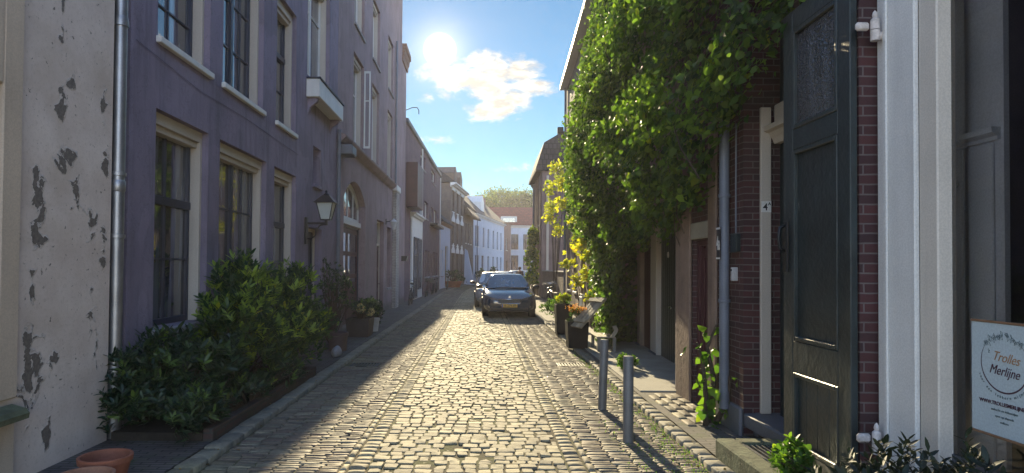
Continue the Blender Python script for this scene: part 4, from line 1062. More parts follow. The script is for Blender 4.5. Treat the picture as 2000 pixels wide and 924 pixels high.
# ---------------------------------------------------------------- plants
LANCE = np.array([(0, 0, 0), (.5, .42, .10), (.32, .78, .08), (0, 1, -.06), (-.32, .78, .08), (-.5, .42, .10)])
BROAD = np.array([(0, 0, 0), (.50, .02, .10), (.46, .55, .10), (0, 1, -.10), (-.46, .55, .10), (-.50, .02, .10)])
LQ = np.array([[0, 1, 2, 3], [0, 3, 4, 5]])
def leafmesh(name, P, D, Nn, Ls, Ws, m, parent=None, tint=None, shape=LANCE):
    n = len(P)
    D = D / np.linalg.norm(D, axis=1, keepdims=True)
    Nn = Nn - D * (Nn * D).sum(1, keepdims=True); Nn = Nn / (np.linalg.norm(Nn, axis=1, keepdims=True) + 1e-9)
    X = np.cross(D, Nn)
    V = P[:, None] + X[:, None] * (shape[None, :, 0:1] * Ws[:, None, None]) + D[:, None] * (shape[None, :, 1:2] * Ls[:, None, None]) + Nn[:, None] * (shape[None, :, 2:3] * Ws[:, None, None])
    Q = (LQ[None] + (np.arange(n) * 6)[:, None, None]).reshape(-1, 4)
    return npmesh(name, V.reshape(-1, 3), Q, None, m, parent, tint=None if tint is None else np.repeat(tint, 2))
def rosettes(P, U, k, L0, W0, spread=.9, tint=None):
    """k leaves round each point P with stem direction U"""
    n = len(P); U = U / np.linalg.norm(U, axis=1, keepdims=True)
    A = np.cross(U, rng.normal(size=(n, 3))); A /= np.linalg.norm(A, axis=1, keepdims=True); B = np.cross(U, A)
    th = (np.arange(k) * 2.4)[None] + rng.uniform(0, 6.28, (n, 1)) + rng.normal(0, .25, (n, k))
    el = spread * rng.uniform(.55, 1.15, (n, k))
    D = (A[:, None] * np.cos(th)[..., None] + B[:, None] * np.sin(th)[..., None]) * np.sin(el)[..., None] + U[:, None] * np.cos(el)[..., None]
    Nn = U[:, None] - D * .2 + rng.normal(0, .15, (n, k, 3))
    sc_ = rng.uniform(.5, 1.25, (n, k)) * rng.uniform(.75, 1.2, (n, 1))
    T = None if tint is None else np.repeat(tint, k)
    PP = np.repeat(P, k, axis=0) - (U * .01)[:, None].repeat(k, 1).reshape(-1, 3) * np.tile(np.arange(k), n)[:, None]
    return PP, D.reshape(-1, 3), Nn.reshape(-1, 3), (L0 * sc_).ravel(), (W0 * sc_).ravel(), T
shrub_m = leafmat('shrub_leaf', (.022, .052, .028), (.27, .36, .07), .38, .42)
laurel_m = leafmat('laurel_leaf', (.02, .042, .028), (.13, .20, .05), .22, .35)
dusk_m = leafmat('dusky_leaf', (.012, .02, .018), (.03, .045, .03), .1, .6)
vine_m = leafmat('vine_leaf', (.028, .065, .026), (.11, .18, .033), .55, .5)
yellow_m = leafmat('yellow_leaf', (.17, .22, .03), (.55, .50, .06), .5, .5)
bright_m = leafmat('weed_leaf', (.05, .11, .02), (.15, .25, .035), .45, .5)
flower_m = leafmat('orange_petal', (.45, .16, .06), (.75, .35, .12), .4, .6)
pale_m = leafmat('pale_petal', (.5, .42, .32), (.7, .6, .45), .4, .6)
tree_m = leafmat('tree_leaf', (.045, .075, .02), (.13, .17, .035), .45, .6)
def shrub(name, label, cat, blobs, nros, k, L0, W0, m, tipf=.5, base=None, stems=8, group=None, spread=.95, seed=0):
    """blobs: list of (cx,cy,cz,rx,ry,rz)"""
    base = base or (blobs[0][0], blobs[0][1], .1)
    t = thing(name, label, cat, base, 0, group)
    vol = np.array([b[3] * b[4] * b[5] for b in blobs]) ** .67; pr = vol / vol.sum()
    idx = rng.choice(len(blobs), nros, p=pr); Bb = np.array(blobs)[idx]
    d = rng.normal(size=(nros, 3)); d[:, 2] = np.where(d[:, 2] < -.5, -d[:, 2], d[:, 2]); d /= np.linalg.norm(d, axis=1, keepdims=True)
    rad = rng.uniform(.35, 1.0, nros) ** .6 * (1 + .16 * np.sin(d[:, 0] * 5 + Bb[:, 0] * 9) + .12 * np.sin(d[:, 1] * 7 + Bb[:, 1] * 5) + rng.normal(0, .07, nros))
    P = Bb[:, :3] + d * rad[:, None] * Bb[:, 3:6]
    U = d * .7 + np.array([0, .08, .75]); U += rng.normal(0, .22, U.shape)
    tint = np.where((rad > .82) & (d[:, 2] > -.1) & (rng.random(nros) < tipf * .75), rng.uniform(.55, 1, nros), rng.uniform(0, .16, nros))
    PP, D, Nn, Ls, Ws, T = rosettes(P, U, k, L0, W0, spread, tint)
    PP = PP - np.array(base); ok = PP[:, 2] + base[2] > .05
    T = np.clip(T + rng.normal(0, .1, len(T)), 0, 1)
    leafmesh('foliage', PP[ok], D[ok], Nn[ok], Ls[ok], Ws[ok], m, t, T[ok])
    b = MB()
    for i in rng.choice(nros, min(stems * 5, nros), replace=False):
        q = Vector(P[i]) - Vector(base); mid = q * .5 + Vector((rnd.uniform(-.05, .05), rnd.uniform(-.05, .05), .06))
        b.tube([(q.x * .08, q.y * .08, 0), tuple(mid), tuple(q)], [.012, .008, .003], 5, caps=False)
    b.build('stems', bark, t)
    return t
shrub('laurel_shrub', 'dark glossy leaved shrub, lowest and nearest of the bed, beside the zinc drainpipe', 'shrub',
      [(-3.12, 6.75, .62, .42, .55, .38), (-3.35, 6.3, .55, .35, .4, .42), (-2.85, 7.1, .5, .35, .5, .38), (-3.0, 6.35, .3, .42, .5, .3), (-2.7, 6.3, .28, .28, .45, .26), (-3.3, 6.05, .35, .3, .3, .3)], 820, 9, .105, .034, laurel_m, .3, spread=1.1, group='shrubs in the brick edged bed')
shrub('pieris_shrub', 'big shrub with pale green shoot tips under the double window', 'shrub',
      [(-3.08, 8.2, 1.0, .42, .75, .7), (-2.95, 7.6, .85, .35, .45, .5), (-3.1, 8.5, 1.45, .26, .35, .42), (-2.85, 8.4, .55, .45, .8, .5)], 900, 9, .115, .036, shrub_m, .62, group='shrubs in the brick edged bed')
shrub('pieris_shrub', 'leafy shrub at the far end of the bed, below the wall lantern', 'shrub',
      [(-3.08, 9.9, .95, .42, .7, .72), (-3.05, 10.5, 1.25, .35, .45, .5), (-2.75, 9.7, .6, .38, .7, .5), (-2.75, 10.6, .6, .35, .4, .45)], 800, 9, .115, .036, shrub_m, .55, group='shrubs in the brick edged bed')
shrub('low_shrub', 'low trailing shrub spilling over the front brick edge of the bed', 'shrub',
      [(-2.62, 7.3, .28, .22, .7, .2), (-2.58, 8.6, .26, .2, .7, .2), (-2.7, 6.3, .28, .25, .45, .22)], 220, 8, .09, .03, laurel_m, .6, group='shrubs in the brick edged bed')
shrub('potted_shrub', 'dark leaved shrub in front of the shop window at bottom right', 'shrub',
      [(2.18, 3.25, .50, .25, .42, .30), (2.25, 2.9, .52, .22, .3, .36), (2.05, 3.55, .38, .2, .3, .26)], 330, 8, .07, .024, dusk_m, .1, base=(2.2, 3.2, .2), spread=1.1)
shrub('wild_plant', 'bright green weed clump growing through the cellar grate below the door leaf', 'plant',
      [(2.17, 4.42, .34, .12, .16, .18), (2.22, 4.66, .30, .10, .14, .12), (2.2, 4.4, .2, .16, .2, .14)], 330, 6, .05, .032, bright_m, .5, base=(2.3, 4.4, .16))
shrub('wild_plant', 'bright green weed tuft behind the two bollards at the wall', 'plant',
      [(2.38, 10.4, .16, .17, .22, .15)], 150, 6, .055, .025, bright_m, .6, base=(2.38, 10.4, .06), stems=3)
shrub('rose_bush', 'tall thin dark rose bush in front of the arched door', 'shrub',
      [(-3.05, 13.2, 1.1, .28, .5, .75), (-3.1, 14.4, .95, .28, .5, .7), (-3.0, 12.5, .5, .25, .4, .35)], 330, 6, .06, .03, laurel_m, .35, stems=14)

# climbing vine: point-in-polygon scatter over the wall
def inpoly(py, pz, poly):
    c = np.zeros(len(py), bool); j = len(poly) - 1
    for i in range(len(poly)):
        yi, zi = poly[i]; yj, zj = poly[j]
        c ^= ((zi > pz) != (zj > pz)) & (py < (yj - yi) * (pz - zi) / (zj - zi + 1e-9) + yi); j = i
    return c
def wallx(y): return np.where(y < 8.5, 2.63, 2.66 + (y - 8.52) * .0446)
VP_ = [(4.6, 4.3), (4.9, 3.75), (5.7, 3.3), (6.6, 3.05), (7.1, 2.45), (8.0, 2.5), (8.6, 2.15), (9.6, 2.3), (10.6, 2.05), (11.6, 2.3), (12.4, 2.0), (12.7, .9), (13.0, .15), (14.2, .1), (14.9, .25), (15.2, 1.2), (15.9, 1.5), (16.4, 2.3), (18.4, 2.2), (20.0, 2.8), (21.8, 3.0), (22.6, 4.2),
       (22.6, 5.2), (22.2, 6.4), (20.2, 6.5), (18.2, 6.7), (17.0, 7.6), (15.8, 8.4), (14.6, 8.9), (4.6, 8.9)]
def vine():
    t = thing('climbing_vine', 'huge green climbing vine covering the house wall above the doors', 'climbing plant', (2.9, 13.8, .06))
    n = 8800
    y = rng.uniform(4.4, 22.8, n * 3); z = rng.uniform(0, 9, n * 3); k = inpoly(y, z, VP_); y, z = y[k][:n], z[k][:n]
    # clump centres -> bulging thickness
    cy, cz = rng.uniform(4.4, 23, 260), rng.uniform(0, 9, 260); cr = rng.uniform(.25, .75, 260)
    d2 = (y[:, None] - cy) ** 2 + ((z[:, None] - cz) * 1.2) ** 2
    bulge = np.exp(-d2 / (cr ** 2)).max(1)
    prof = np.interp(y, [4.6, 6, 8, 11, 14, 16, 18, 20, 23], [.2, .45, .8, 1.0, 1.1, .85, .5, .38, .25]) * np.interp(z, [0, 2.2, 2.9, 3.7, 5.4, 6.8, 9], [.25, .3, .6, 1, .85, .35, .25])
    th = prof * (.35 + .75 * bulge) + .06 * np.sin(y * 2.1) * np.sin(z * 2.7)
    th = np.where(z < 2.2, th, th)
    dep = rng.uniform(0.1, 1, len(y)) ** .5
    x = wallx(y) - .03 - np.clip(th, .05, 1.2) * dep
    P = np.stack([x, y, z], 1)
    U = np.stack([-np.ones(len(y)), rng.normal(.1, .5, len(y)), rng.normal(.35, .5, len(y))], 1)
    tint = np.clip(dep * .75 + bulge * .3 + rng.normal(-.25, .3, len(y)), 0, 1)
    PP, D, Nn, Ls, Ws, T = rosettes(P, U, 9, .084, .074, 1.25, tint)
    PP = PP + rng.normal(0, .06, PP.shape); PP[:, 0] = np.minimum(PP[:, 0], wallx(PP[:, 1]) - .02)
    D[:, 2] -= .35   # leaves hang
    ns = 46   # long shoots standing off the mass
    sy, sz = rng.uniform(7, 21, ns * 3), rng.uniform(2.6, 8.6, ns * 3); k = inpoly(sy, sz, VP_); sy, sz = sy[k][:ns], sz[k][:ns]
    shoots = []; Ps = []
    for a_, c_ in zip(sy, sz):
        th_ = np.interp(a_, [4.6, 6, 8, 11, 14, 16, 18, 20, 23], [.2, .45, .8, 1.0, 1.1, .85, .5, .38, .25]) * np.interp(c_, [0, 2.2, 2.9, 3.7, 5.4, 6.8, 9], [.25, .3, .6, 1, .85, .35, .25])
        q0 = np.array([float(wallx(np.array(a_))) - th_ * .7, a_, c_]); dr = np.array([-rnd.uniform(.15, .5), rnd.uniform(-.3, .6), rnd.uniform(-.5, .35)]); dr *= rnd.uniform(.5, 1.0)
        pts_ = [q0, q0 + dr * .5 + [0, 0, .08], q0 + dr + [0, 0, -.05]]; shoots.append(pts_)
        for j in range(16):
            f = rnd.random(); Ps.append((pts_[0] * (1 - f) + pts_[2] * f) + np.array([0, 0, .16 * f * (1 - f) * 2]) + rng.normal(0, .03, 3))
    Ps = np.array(Ps); P3, D3, N3, L3, W3, T3 = rosettes(Ps, rng.normal(0, .5, Ps.shape) + np.array([-.4, 0, .4]), 3, .09, .08, 1.25, rng.uniform(.3, 1, len(Ps))); D3[:, 2] -= .3
    PP = np.concatenate([PP, P3]); D = np.concatenate([D, D3]); Nn = np.concatenate([Nn, N3]); Ls = np.concatenate([Ls, L3]); Ws = np.concatenate([Ws, W3]); T = np.concatenate([T, T3])
    ng = 420   # growth on the porch's far jamb, down to the ground
    Pg = np.stack([rng.uniform(2.85, 3.5, ng), 14.5 - rng.uniform(0, .3, ng) ** 1.0, rng.uniform(.05, 2.6, ng)], 1)
    P2, D2, N2, L2, W2, T2 = rosettes(Pg, rng.normal(0, .4, Pg.shape) + np.array([-.3, -.8, .4]), 8, .084, .074, 1.25, rng.uniform(0, .6, ng)); D2[:, 2] -= .35
    PP = np.concatenate([PP, P2]); D = np.concatenate([D, D2]); Nn = np.concatenate([Nn, N2]); Ls = np.concatenate([Ls, L2]); Ws = np.concatenate([Ws, W2]); T = np.concatenate([T, T2])
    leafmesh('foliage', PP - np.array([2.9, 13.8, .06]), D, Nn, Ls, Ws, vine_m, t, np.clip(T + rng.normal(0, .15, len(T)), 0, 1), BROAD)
    b = MB(); o_ = Vector((2.9, 13.8, .06))
    for (pts, r0) in (([(2.8, 13.9, .05), (2.78, 13.7, 1.0), (2.85, 13.9, 2.4), (2.8, 13.2, 3.6), (2.7, 11.5, 4.6), (2.6, 9, 5.0), (2.55, 6.5, 4.6), (2.55, 5.0, 4.2)], .05),
                      ([(2.8, 13.9, 1.0), (2.85, 14.6, 2.6), (2.9, 16, 4), (2.98, 18.5, 5), (3.1, 21.5, 5.4)], .04), ([(2.83, 13.9, 2.4), (2.8, 13.2, 5), (2.8, 12.8, 7.5), (2.75, 12, 8.7)], .035), ([(2.6, 9, 5.0), (2.6, 8.2, 6.6), (2.6, 7, 8)], .03), ([(2.7, 11.5, 4.6), (2.7, 10.5, 3.4), (2.66, 8.7, 2.9), (2.6, 7.2, 3.0)], .025)):
        pts = [Vector(p) - o_ for p in pts]; b.tube([tuple(p) for p in pts], [r0 * (1 - .75 * i / (len(pts) - 1)) for i in range(len(pts))], 7)
    for pts_ in shoots: b.tube([tuple(Vector(p) - o_) for p in pts_], [.008, .005, .003], 4, caps=False)
    for i in range(60):
        j = rng.integers(len(P)); p = Vector(P[j]) - o_; q = p + Vector((.15, rnd.uniform(-.5, .5), rnd.uniform(-.9, -.2))); b.tube([tuple(p), tuple((p + q) / 2 + Vector((-.05, 0, 0))), tuple(q)], [.004, .007, .01], 4, caps=False)
    b.build('stems', bark, t)
vine()
def leafy_path(name, label, cat, pts, m, L0, W0, per, spread=.08, sr=.02, k=3, sm=None, tint=.5):
    t = thing(name, label, cat, pts[0][0])
    o_ = Vector(pts[0][0]); b = MB(); P = []
    for line in pts:
        v = [Vector(p) for p in line]; b.tube([tuple(p - o_) for p in v], [sr * (1 - .7 * i / (len(v) - 1)) for i in range(len(v))], 6)
        for a, c in zip(v[:-1], v[1:]):
            for i in range(int(per * (c - a).length)): P.append(tuple(a.lerp(c, rnd.random()) + Vector([rnd.gauss(0, spread) for _ in range(3)])))
    b.build('stems', sm or bark, t)
    P = np.array(P); U = rng.normal(0, .5, P.shape) + np.array([-.5, -.1, .3])
    PP, D, Nn, Ls, Ws, T = rosettes(P, U, k, L0, W0, 1.1, np.clip(rng.normal(tint, .3, len(P)), 0, 1)); D[:, 2] -= .3
    leafmesh('foliage', PP - np.array(o_), D, Nn, Ls, Ws, m, t, T, BROAD)
    return t
leafy_path('climbing_plant', 'young climber with big bright leaves on dark twisted stems by the red door', 'climbing plant',
           [[(2.50, 6.95, .05), (2.54, 6.95, .5), (2.46, 6.93, .85), (2.56, 6.93, 1.1)], [(2.46, 6.9, .05), (2.42, 6.86, .35), (2.38, 6.84, .7), (2.31, 6.82, .92)], [(2.54, 6.9, .05), (2.6, 6.7, .35), (2.58, 6.62, .6)], [(2.40, 6.8, .05), (2.36, 6.7, .3)]], bright_m, .10, .09, 22, .05, .035, 2)
MB_ = MB()
YC = [(3.3, 28, 6.1, .45), (3.0, 28, 5.2, .4), (3.2, 28.5, 4.5, .5), (3.0, 27.5, 3.9, .35), (3.4, 27, 5.4, .45), (3.3, 27, 3.3, .4), (3.0, 20, 2.6, .3), (2.78, 20, 1.8, .3), (3.0, 20, 1.3, .28), (2.85, 17.0, 1.55, .24), (2.72, 17, 2.3, .3), (2.9, 16.6, .95, .2), (2.62, 15.9, 2.0, .2), (2.8, 18.5, 3.2, .3), (3.1, 24, 4.9, .35), (2.95, 23, 4.0, .3)]
t = thing('yellow_vine', 'sparse climber with clusters of yellow leaves beyond the green vine', 'climbing plant', (2.95, 17.5, .06))
P = []
for (a, c, d, r_) in YC:
    for i in range(int(105 * r_)): P.append((a + rnd.gauss(0, r_ * .35), c + rnd.gauss(0, r_ * .7), d + rnd.gauss(0, r_ * .38)))
P = np.array(P); PP, D, Nn, Ls, Ws, T = rosettes(P, rng.normal(0, .4, P.shape) + np.array([-.4, 0, .6]), 5, .13, .09, 1.2, np.clip(rng.normal(.65, .3, len(P)), 0, 1))
leafmesh('foliage', PP - np.array([2.95, 17.5, .06]), D, Nn, Ls, Ws, yellow_m, t, T, BROAD)
b = MB(); o_ = Vector((2.95, 17.5, .06))
for i, c in enumerate(YC):
    a = Vector((3.05, min(c[1], 17.5 + (i % 3) * 1.6) if c[1] < 22 else 26.5, .06)); e = Vector(c[:3]); b.tube([tuple(a - o_), tuple(a.lerp(e, .5) + Vector((.05, rnd.uniform(-.3, .3), .3)) - o_), tuple(e - o_)], [.02, .012, .005], 5)
b.build('stems', bark, t)
shrub('ivy_pillar', 'tall column of yellow green ivy at the right wall behind the dark car', 'climbing plant',
      [(3.15, 37.5, 3.2, .42, .7, .9), (3.0, 37.3, 2.1, .45, .7, .9), (2.95, 37.0, .9, .5, .8, .8)], 900, 6, .12, .11, leafmat('ivy_leaf', (.05, .10, .02), (.28, .32, .04), .45), .6, base=(3.2, 37.5, .05))

# far trees
def tree(x, y, h, r_, label, seed):
    t = thing('tree', label, 'tree', (x, y, -.05), 0, 'trees beyond the red roof')
    q = random.Random(seed); b = MB()
    b.tube([(0, 0, 0), (.1, 0, h * .3), (0, .1, h * .6), (.1, 0, h * .85)], [.4, .32, .2, .06], 9)
    cl = []
    for i in range(30):
        a = q.uniform(0, 6.28); e = q.uniform(.1, 1); rr_ = r_ * math.sqrt(q.random()) * (1 - .5 * max(0, e - .5)); p = (rr_ * math.cos(a), rr_ * math.sin(a), h * (.48 + .5 * e)); cl.append(p)
        b.tube([(0, 0, h * (.25 + .35 * e)), (p[0] * .5, p[1] * .5, (h * (.3 + .35 * e) + p[2]) / 2), p], [.12, .07, .03], 5)
    b.build('trunk', bark, t)
    P = []; 
    for (a, c, d) in cl:
        s_ = q.uniform(.09, .16) * h
        for i in range(210): P.append((a + s_ * max(-1.2, min(1.2, q.gauss(0, .5))), c + s_ * max(-1.2, min(1.2, q.gauss(0, .5))), d + s_ * max(-.9, min(.9, q.gauss(0, .38)))))
    P = np.array(P); n = len(P)
    D = rng.normal(size=(n, 3)); Nn = rng.normal(size=(n, 3))
    leafmesh('crown', P, D, Nn, rng.uniform(.3, .55, n), rng.uniform(.22, .4, n), tree_m, t, np.clip(rng.normal(.5, .35, n), 0, 1), BROAD)
for a in ((1.5, 140, 16.5, 2.6, 'leftmost small round tree beyond the roofs', 1), (5.2, 150, 19.5, 4.2, 'tallest broad tree rising over the middle of the red roof', 2), (9.6, 145, 18.3, 3.6, 'tree beyond the right half of the red roof', 3), (-1.6, 150, 16.6, 2.5, 'thin tree peeping between the left chimneys', 4), (13.6, 150, 18, 3.5, 'rightmost tree half hidden behind the brown rendered house', 5)): tree(*a)

# weeds and moss along the kerb
def weeds(name, n, xf_, yf, kind='weeds'):
    y = rng.uniform(*yf, n); x = xf_(y) + rng.normal(0, .05, n); P = np.stack([x, y, np.full(n, .0)], 1)
    D = rng.normal(0, .5, (n, 3)); D[:, 2] = rng.uniform(.3, 1, n)
    o = leafmesh(name, P, D, rng.normal(size=(n, 3)), rng.uniform(.01, .032, n), rng.uniform(.005, .011, n), bright_m, None, rng.random(n))
    tag(o, kind, None, None, 'stuff')
nl = 420
yy_ = rng.uniform(4.5, 20, nl); xx_ = np.where(rng.random(nl) < .65, 1.9 + rng.normal(0, .10, nl), np.where(rng.random(nl) < .5, -2.28 + rng.normal(0, .08, nl), rng.uniform(-2.2, 1.9, nl)))
lo_ = leafmesh('fallen_leaves', np.stack([xx_, yy_, np.where((xx_ > 1.94) | (xx_ < -2.3), .056, .008)], 1), rng.normal(size=(nl, 3)) * [1, 1, .12], np.tile([0, 0, 1.], (nl, 1)) + rng.normal(0, .25, (nl, 3)), rng.uniform(.018, .045, nl), rng.uniform(.012, .026, nl), leafmat('dry_leaf', (.10, .055, .02), (.26, .17, .05), .2, .7), None, rng.random(nl), BROAD)
tag(lo_, 'dry fallen leaves and litter gathered along the kerbs', None, None, 'stuff')
weeds('weeds', 1500, lambda y: 1.93 + .06 * np.sin(y * 9) - .15 * (np.abs(y - 6.1) < .5) * rng.random(len(y)), (4.6, 13), 'weeds and moss in the right gutter')
weeds('moss_tufts', 350, lambda y: rng.uniform(1.3, 1.9, len(y)) , (5.2, 7.2), 'moss tufts between the clinkers around the bollards')
# ---------------------------------------------------------------- pots and planters
def pot(x, y, rt, rb, h, m, label, name='flower_pot', rim=True, z=.045, group=None, fill=None):
    t = thing(name, label, 'pot', (x, y, z), 0, group)
    pr = [(rb * .2, .0), (rb, 0), (rt * .93, h * .78)]
    pr += [(rt, h * .79), (rt * 1.02, h * .98), (rt * .98, h), (rt * .9, h * .985), (rt * .86, h * .8)] if rim else [(rt, h), (rt * .93, h)]
    pr += [(rb * .85, .04), (.001, .04)]
    MB().lathe(pr, n=32).build('pot', m, t, smooth='auto')
    MB().lathe([(.001, h * (fill or .35)), ((rb + (rt - rb) * (fill or .35)) * .86, h * (fill or .35) + .004), (.001, h * (fill or .35) + .012)], n=20).build('soil', soil, t)
    return t
pot(-2.81, 4.85, .185, .13, .22, terracotta, 'larger empty terracotta pot standing against the drainpipe', group='empty terracotta pots')
pot(-2.72, 4.45, .185, .13, .205, mat('terracotta_light', (.42, .20, .12), .8, .25, 6, .25, 25, stain=.3), 'paler empty terracotta pot cut by the bottom left corner', group='empty terracotta pots')
pot(2.2, 3.15, .2, .15, .3, iron, 'dark pot under the shrub before the shop window', rim=False, fill=.9)
planterm = mat('matt_black_planter', (.012, .012, .014), .8, .2, 6, .1, spec=.15)
def boxpl(x, y, w_, d, h, label, group, m=planterm):
    t = thing('planter_box', label, 'planter', (x, y, .05), 0, group)
    b = MB(); b.prism([(-w_ * .44, -d * .44), (w_ * .44, -d * .44), (w_ * .44, d * .44), (-w_ * .44, d * .44)], 2, 0, .02)
    k = len(b.v)
    for (s_, z) in ((.88, .0), (1.0, h), (.92, h), (.82, .1)):
        for (a, c) in ((-1, -1), (1, -1), (1, 1), (-1, 1)): b.v.append((a * w_ / 2 * s_, c * d / 2 * s_, z))
    for i in range(3):
        for j in range(4): b.f.append((k + i * 4 + j, k + i * 4 + (j + 1) % 4, k + (i + 1) * 4 + (j + 1) % 4, k + (i + 1) * 4 + j))
    b.build('box', m, t)
    MB().box(-w_ * .455, w_ * .455, -d * .455, d * .455, h * .85, h * .93).build('soil', soil, t)
    return t
boxpl(2.02, 13.35, .44, .44, .55, 'nearer black square planter holding orange flowers', 'black square planters')
boxpl(2.10, 16.1, .42, .42, .74, 'farther tall black square planter topped with yellow green plant', 'black square planters')
shrub('orange_flowers', 'orange flowering plant in the nearer black planter', 'plant', [(2.05, 13.35, .76, .16, .18, .11)], 110, 6, .05, .02, bright_m, .2, base=(2.05, 13.35, .55), stems=2)
fo = bpy.data.objects['orange_flowers']
P = np.stack([rng.normal(0, .10, 90), rng.normal(0, .11, 90), .31 + rng.normal(0, .035, 90)], 1)
PP, D, Nn, Ls, Ws, T = rosettes(P, np.tile([0, 0, 1.], (90, 1)), 6, .028, .022, 1.2, rng.random(90)); leafmesh('blossoms', PP, D, Nn, Ls, Ws, flower_m, fo, T)
shrub('succulent', 'small grey mossy cushion plant at the planter corner', 'plant', [(1.87, 13.22, .60, .09, .1, .06)], 90, 6, .03, .012, laurel_m, .6, base=(1.87, 13.22, .54), stems=1)
shrub('yellow_plant', 'yellow green plant in the farther black planter', 'plant', [(2.14, 16.1, .92, .2, .2, .13)], 150, 6, .055, .025, yellow_m, .6, base=(2.14, 16.1, .75), stems=2)
shrub('hedge_plant', 'small green bush beside the wall behind the black planters', 'plant', [(2.35, 18.6, .55, .35, .5, .35), (2.2, 20.0, .4, .3, .4, .3)], 260, 6, .07, .035, bright_m, .4, base=(2.35, 18.6, .05))
boxpl(-2.85, 15.3, .55, .75, .42, 'dark wooden planter box before the arched door', 'planters along the left wall', mat('dark_wood', (.035, .028, .03), .6, .3, 6, .3))
shrub('hydrangea', 'faded pale hydrangea in the dark planter on the left pavement', 'plant', [(-2.85, 15.3, .68, .3, .4, .25), (-2.75, 15.9, .6, .25, .35, .3)], 220, 6, .07, .04, laurel_m, .6, base=(-2.85, 15.3, .42))
hy = bpy.data.objects['hydrangea']
for (a, c, d) in ((-2.78, 15.0, .72), (-2.62, 15.35, .62)):
    n = 60; dd = rng.normal(size=(n, 3)); dd /= np.linalg.norm(dd, axis=1, keepdims=True)
    P = dd * .1 + np.array([a + 2.85, c - 15.3, d - .42]); PP, D, Nn, Ls, Ws, T = rosettes(P, dd, 4, .03, .028, 1.3, rng.random(n)); leafmesh('flower_head', PP, D, Nn, Ls, Ws, pale_m, hy, T, BROAD)
pot(-2.72, 16.4, .16, .12, .34, mat('white_pot', (.5, .5, .5), .6, .2, 6), 'narrow pale pot behind the dark planter on the left', fill=.9)
pot(-2.78, 12.6, .2, .17, .36, mat('brown_pot', (.09, .06, .06), .6, .2, 6), 'brown pot at the foot of the rose bush', fill=.9)
shrub('pavement_plant', 'low dark plants in the pot behind the hydrangea', 'plant', [(-2.75, 16.9, .5, .22, .4, .3)], 150, 6, .07, .035, laurel_m, .5, base=(-2.75, 16.9, .05))
t = pot(-2.2, 52.5, .75, .55, .5, terracotta, 'wide terracotta tub with bushes before the low white house', fill=.9)
shrub('tub_bush', 'bush growing in the wide tub before the low white house', 'plant', [(-2.25, 52.5, .95, .9, .8, .5), (-1.7, 53.5, .6, .5, .8, .4)], 240, 6, .14, .07, laurel_m, .5, base=(-2.2, 52.5, .5))
shrub('wall_bush', 'dark bush against the white corner house far away', 'plant', [(.1, 73, .7, .6, 1.5, .7), (1.6, 82, .8, .7, 1.6, .9)], 260, 6, .2, .1, laurel_m, .4, base=(.1, 73, .05))

# crumpled bag / stone on the pavement
t = thing('stone_block', 'rounded grey stone lying on the left pavement at the end of the bed', 'stone', (-2.62, 11.75, .05))
import bmesh
bm = bmesh.new(); bmesh.ops.create_icosphere(bm, subdivisions=3, radius=1)
for v in bm.verts:
    k = 1 + .09 * math.sin(v.co.x * 4 + 1) + .07 * math.sin(v.co.y * 5) ; v.co = Vector((v.co.x * .10 * k, v.co.y * .17 * k, max(0, v.co.z * .11 * k + .07)))
me = bpy.data.meshes.new('stone'); bm.to_mesh(me); bm.free(); me.shade_smooth(); me.materials.append(mat('pale_stone', (.26, .26, .28), .6, .2, 6, .3)); o = bpy.data.objects.new('stone', me); C.objects.link(o); o.parent = t

# ---------------------------------------------------------------- wooden lean-back bench
t = thing('wooden_bench', 'weathered plank bench with tilted backrest against the vine', 'bench', (2.62, 12.9, .06), R(0))
b = MB()
for i in range(4):
    s0 = len(b.v); b.box(-.68, .68, i * .125, i * .125 + .105, -.02, .02, .006)
    b.xf(Matrix.Translation((-.34, -.1, .74)) @ Matrix.Rotation(R(18), 4, 'Z') @ Matrix.Rotation(R(-46), 4, 'Y') @ Matrix.Diagonal((.60, 1, 1, 1)), s0)
b.build('backrest', plank, t)
for a in (-.30, .26):
    b = MB(); s0 = 0; b.box(a, a + .09, -.03, .55, .022, .05, .006)
    b.xf(Matrix.Translation((-.34, -.1, .74)) @ Matrix.Rotation(R(18), 4, 'Z') @ Matrix.Rotation(R(-46), 4, 'Y'), s0)
    b.build('backrest_batten', plank, t)
b = MB()
for i in range(3): b.box(-.32 + i * .125, -.32 + i * .125 + .115, -.35, .45, .27, .30, .006)
b.build('seat', plank, t)
for (a, c) in ((-.3, -.3), (.0, -.3), (-.3, .38), (.0, .38)): MB().box(a, a + .06, c, c + .06, 0, .268, .005).build('leg', mat('bench_leg_wood', (.2, .19, .17), .8, .3, 6, .3), t)
b = MB().prism([(-.05, .30), (.02, .30), (.10, .42), (.06, .52), (-.02, .50), (.02, .42)], 1, -.34, -.29); b.build('armrest', plank, t)
# small cafe chair beyond
def stool(x, y, label):
    t = thing('garden_chair', label, 'chair', (x, y, .05))
    MB().box(-.2, .2, -.2, .2, .43, .46, .01).build('seat', white, t)
    for a in (-.18, .16):
        for c in (-.18, .16): MB().box(a, a + .025, c, c + .025, 0, .428).build('leg', greypipe, t)
    MB().box(.16, .19, -.2, .2, .5, .88, .01).build('backrest', white, t)
stool(2.55, 17.3, 'pale garden chair against the wall beyond the planters')

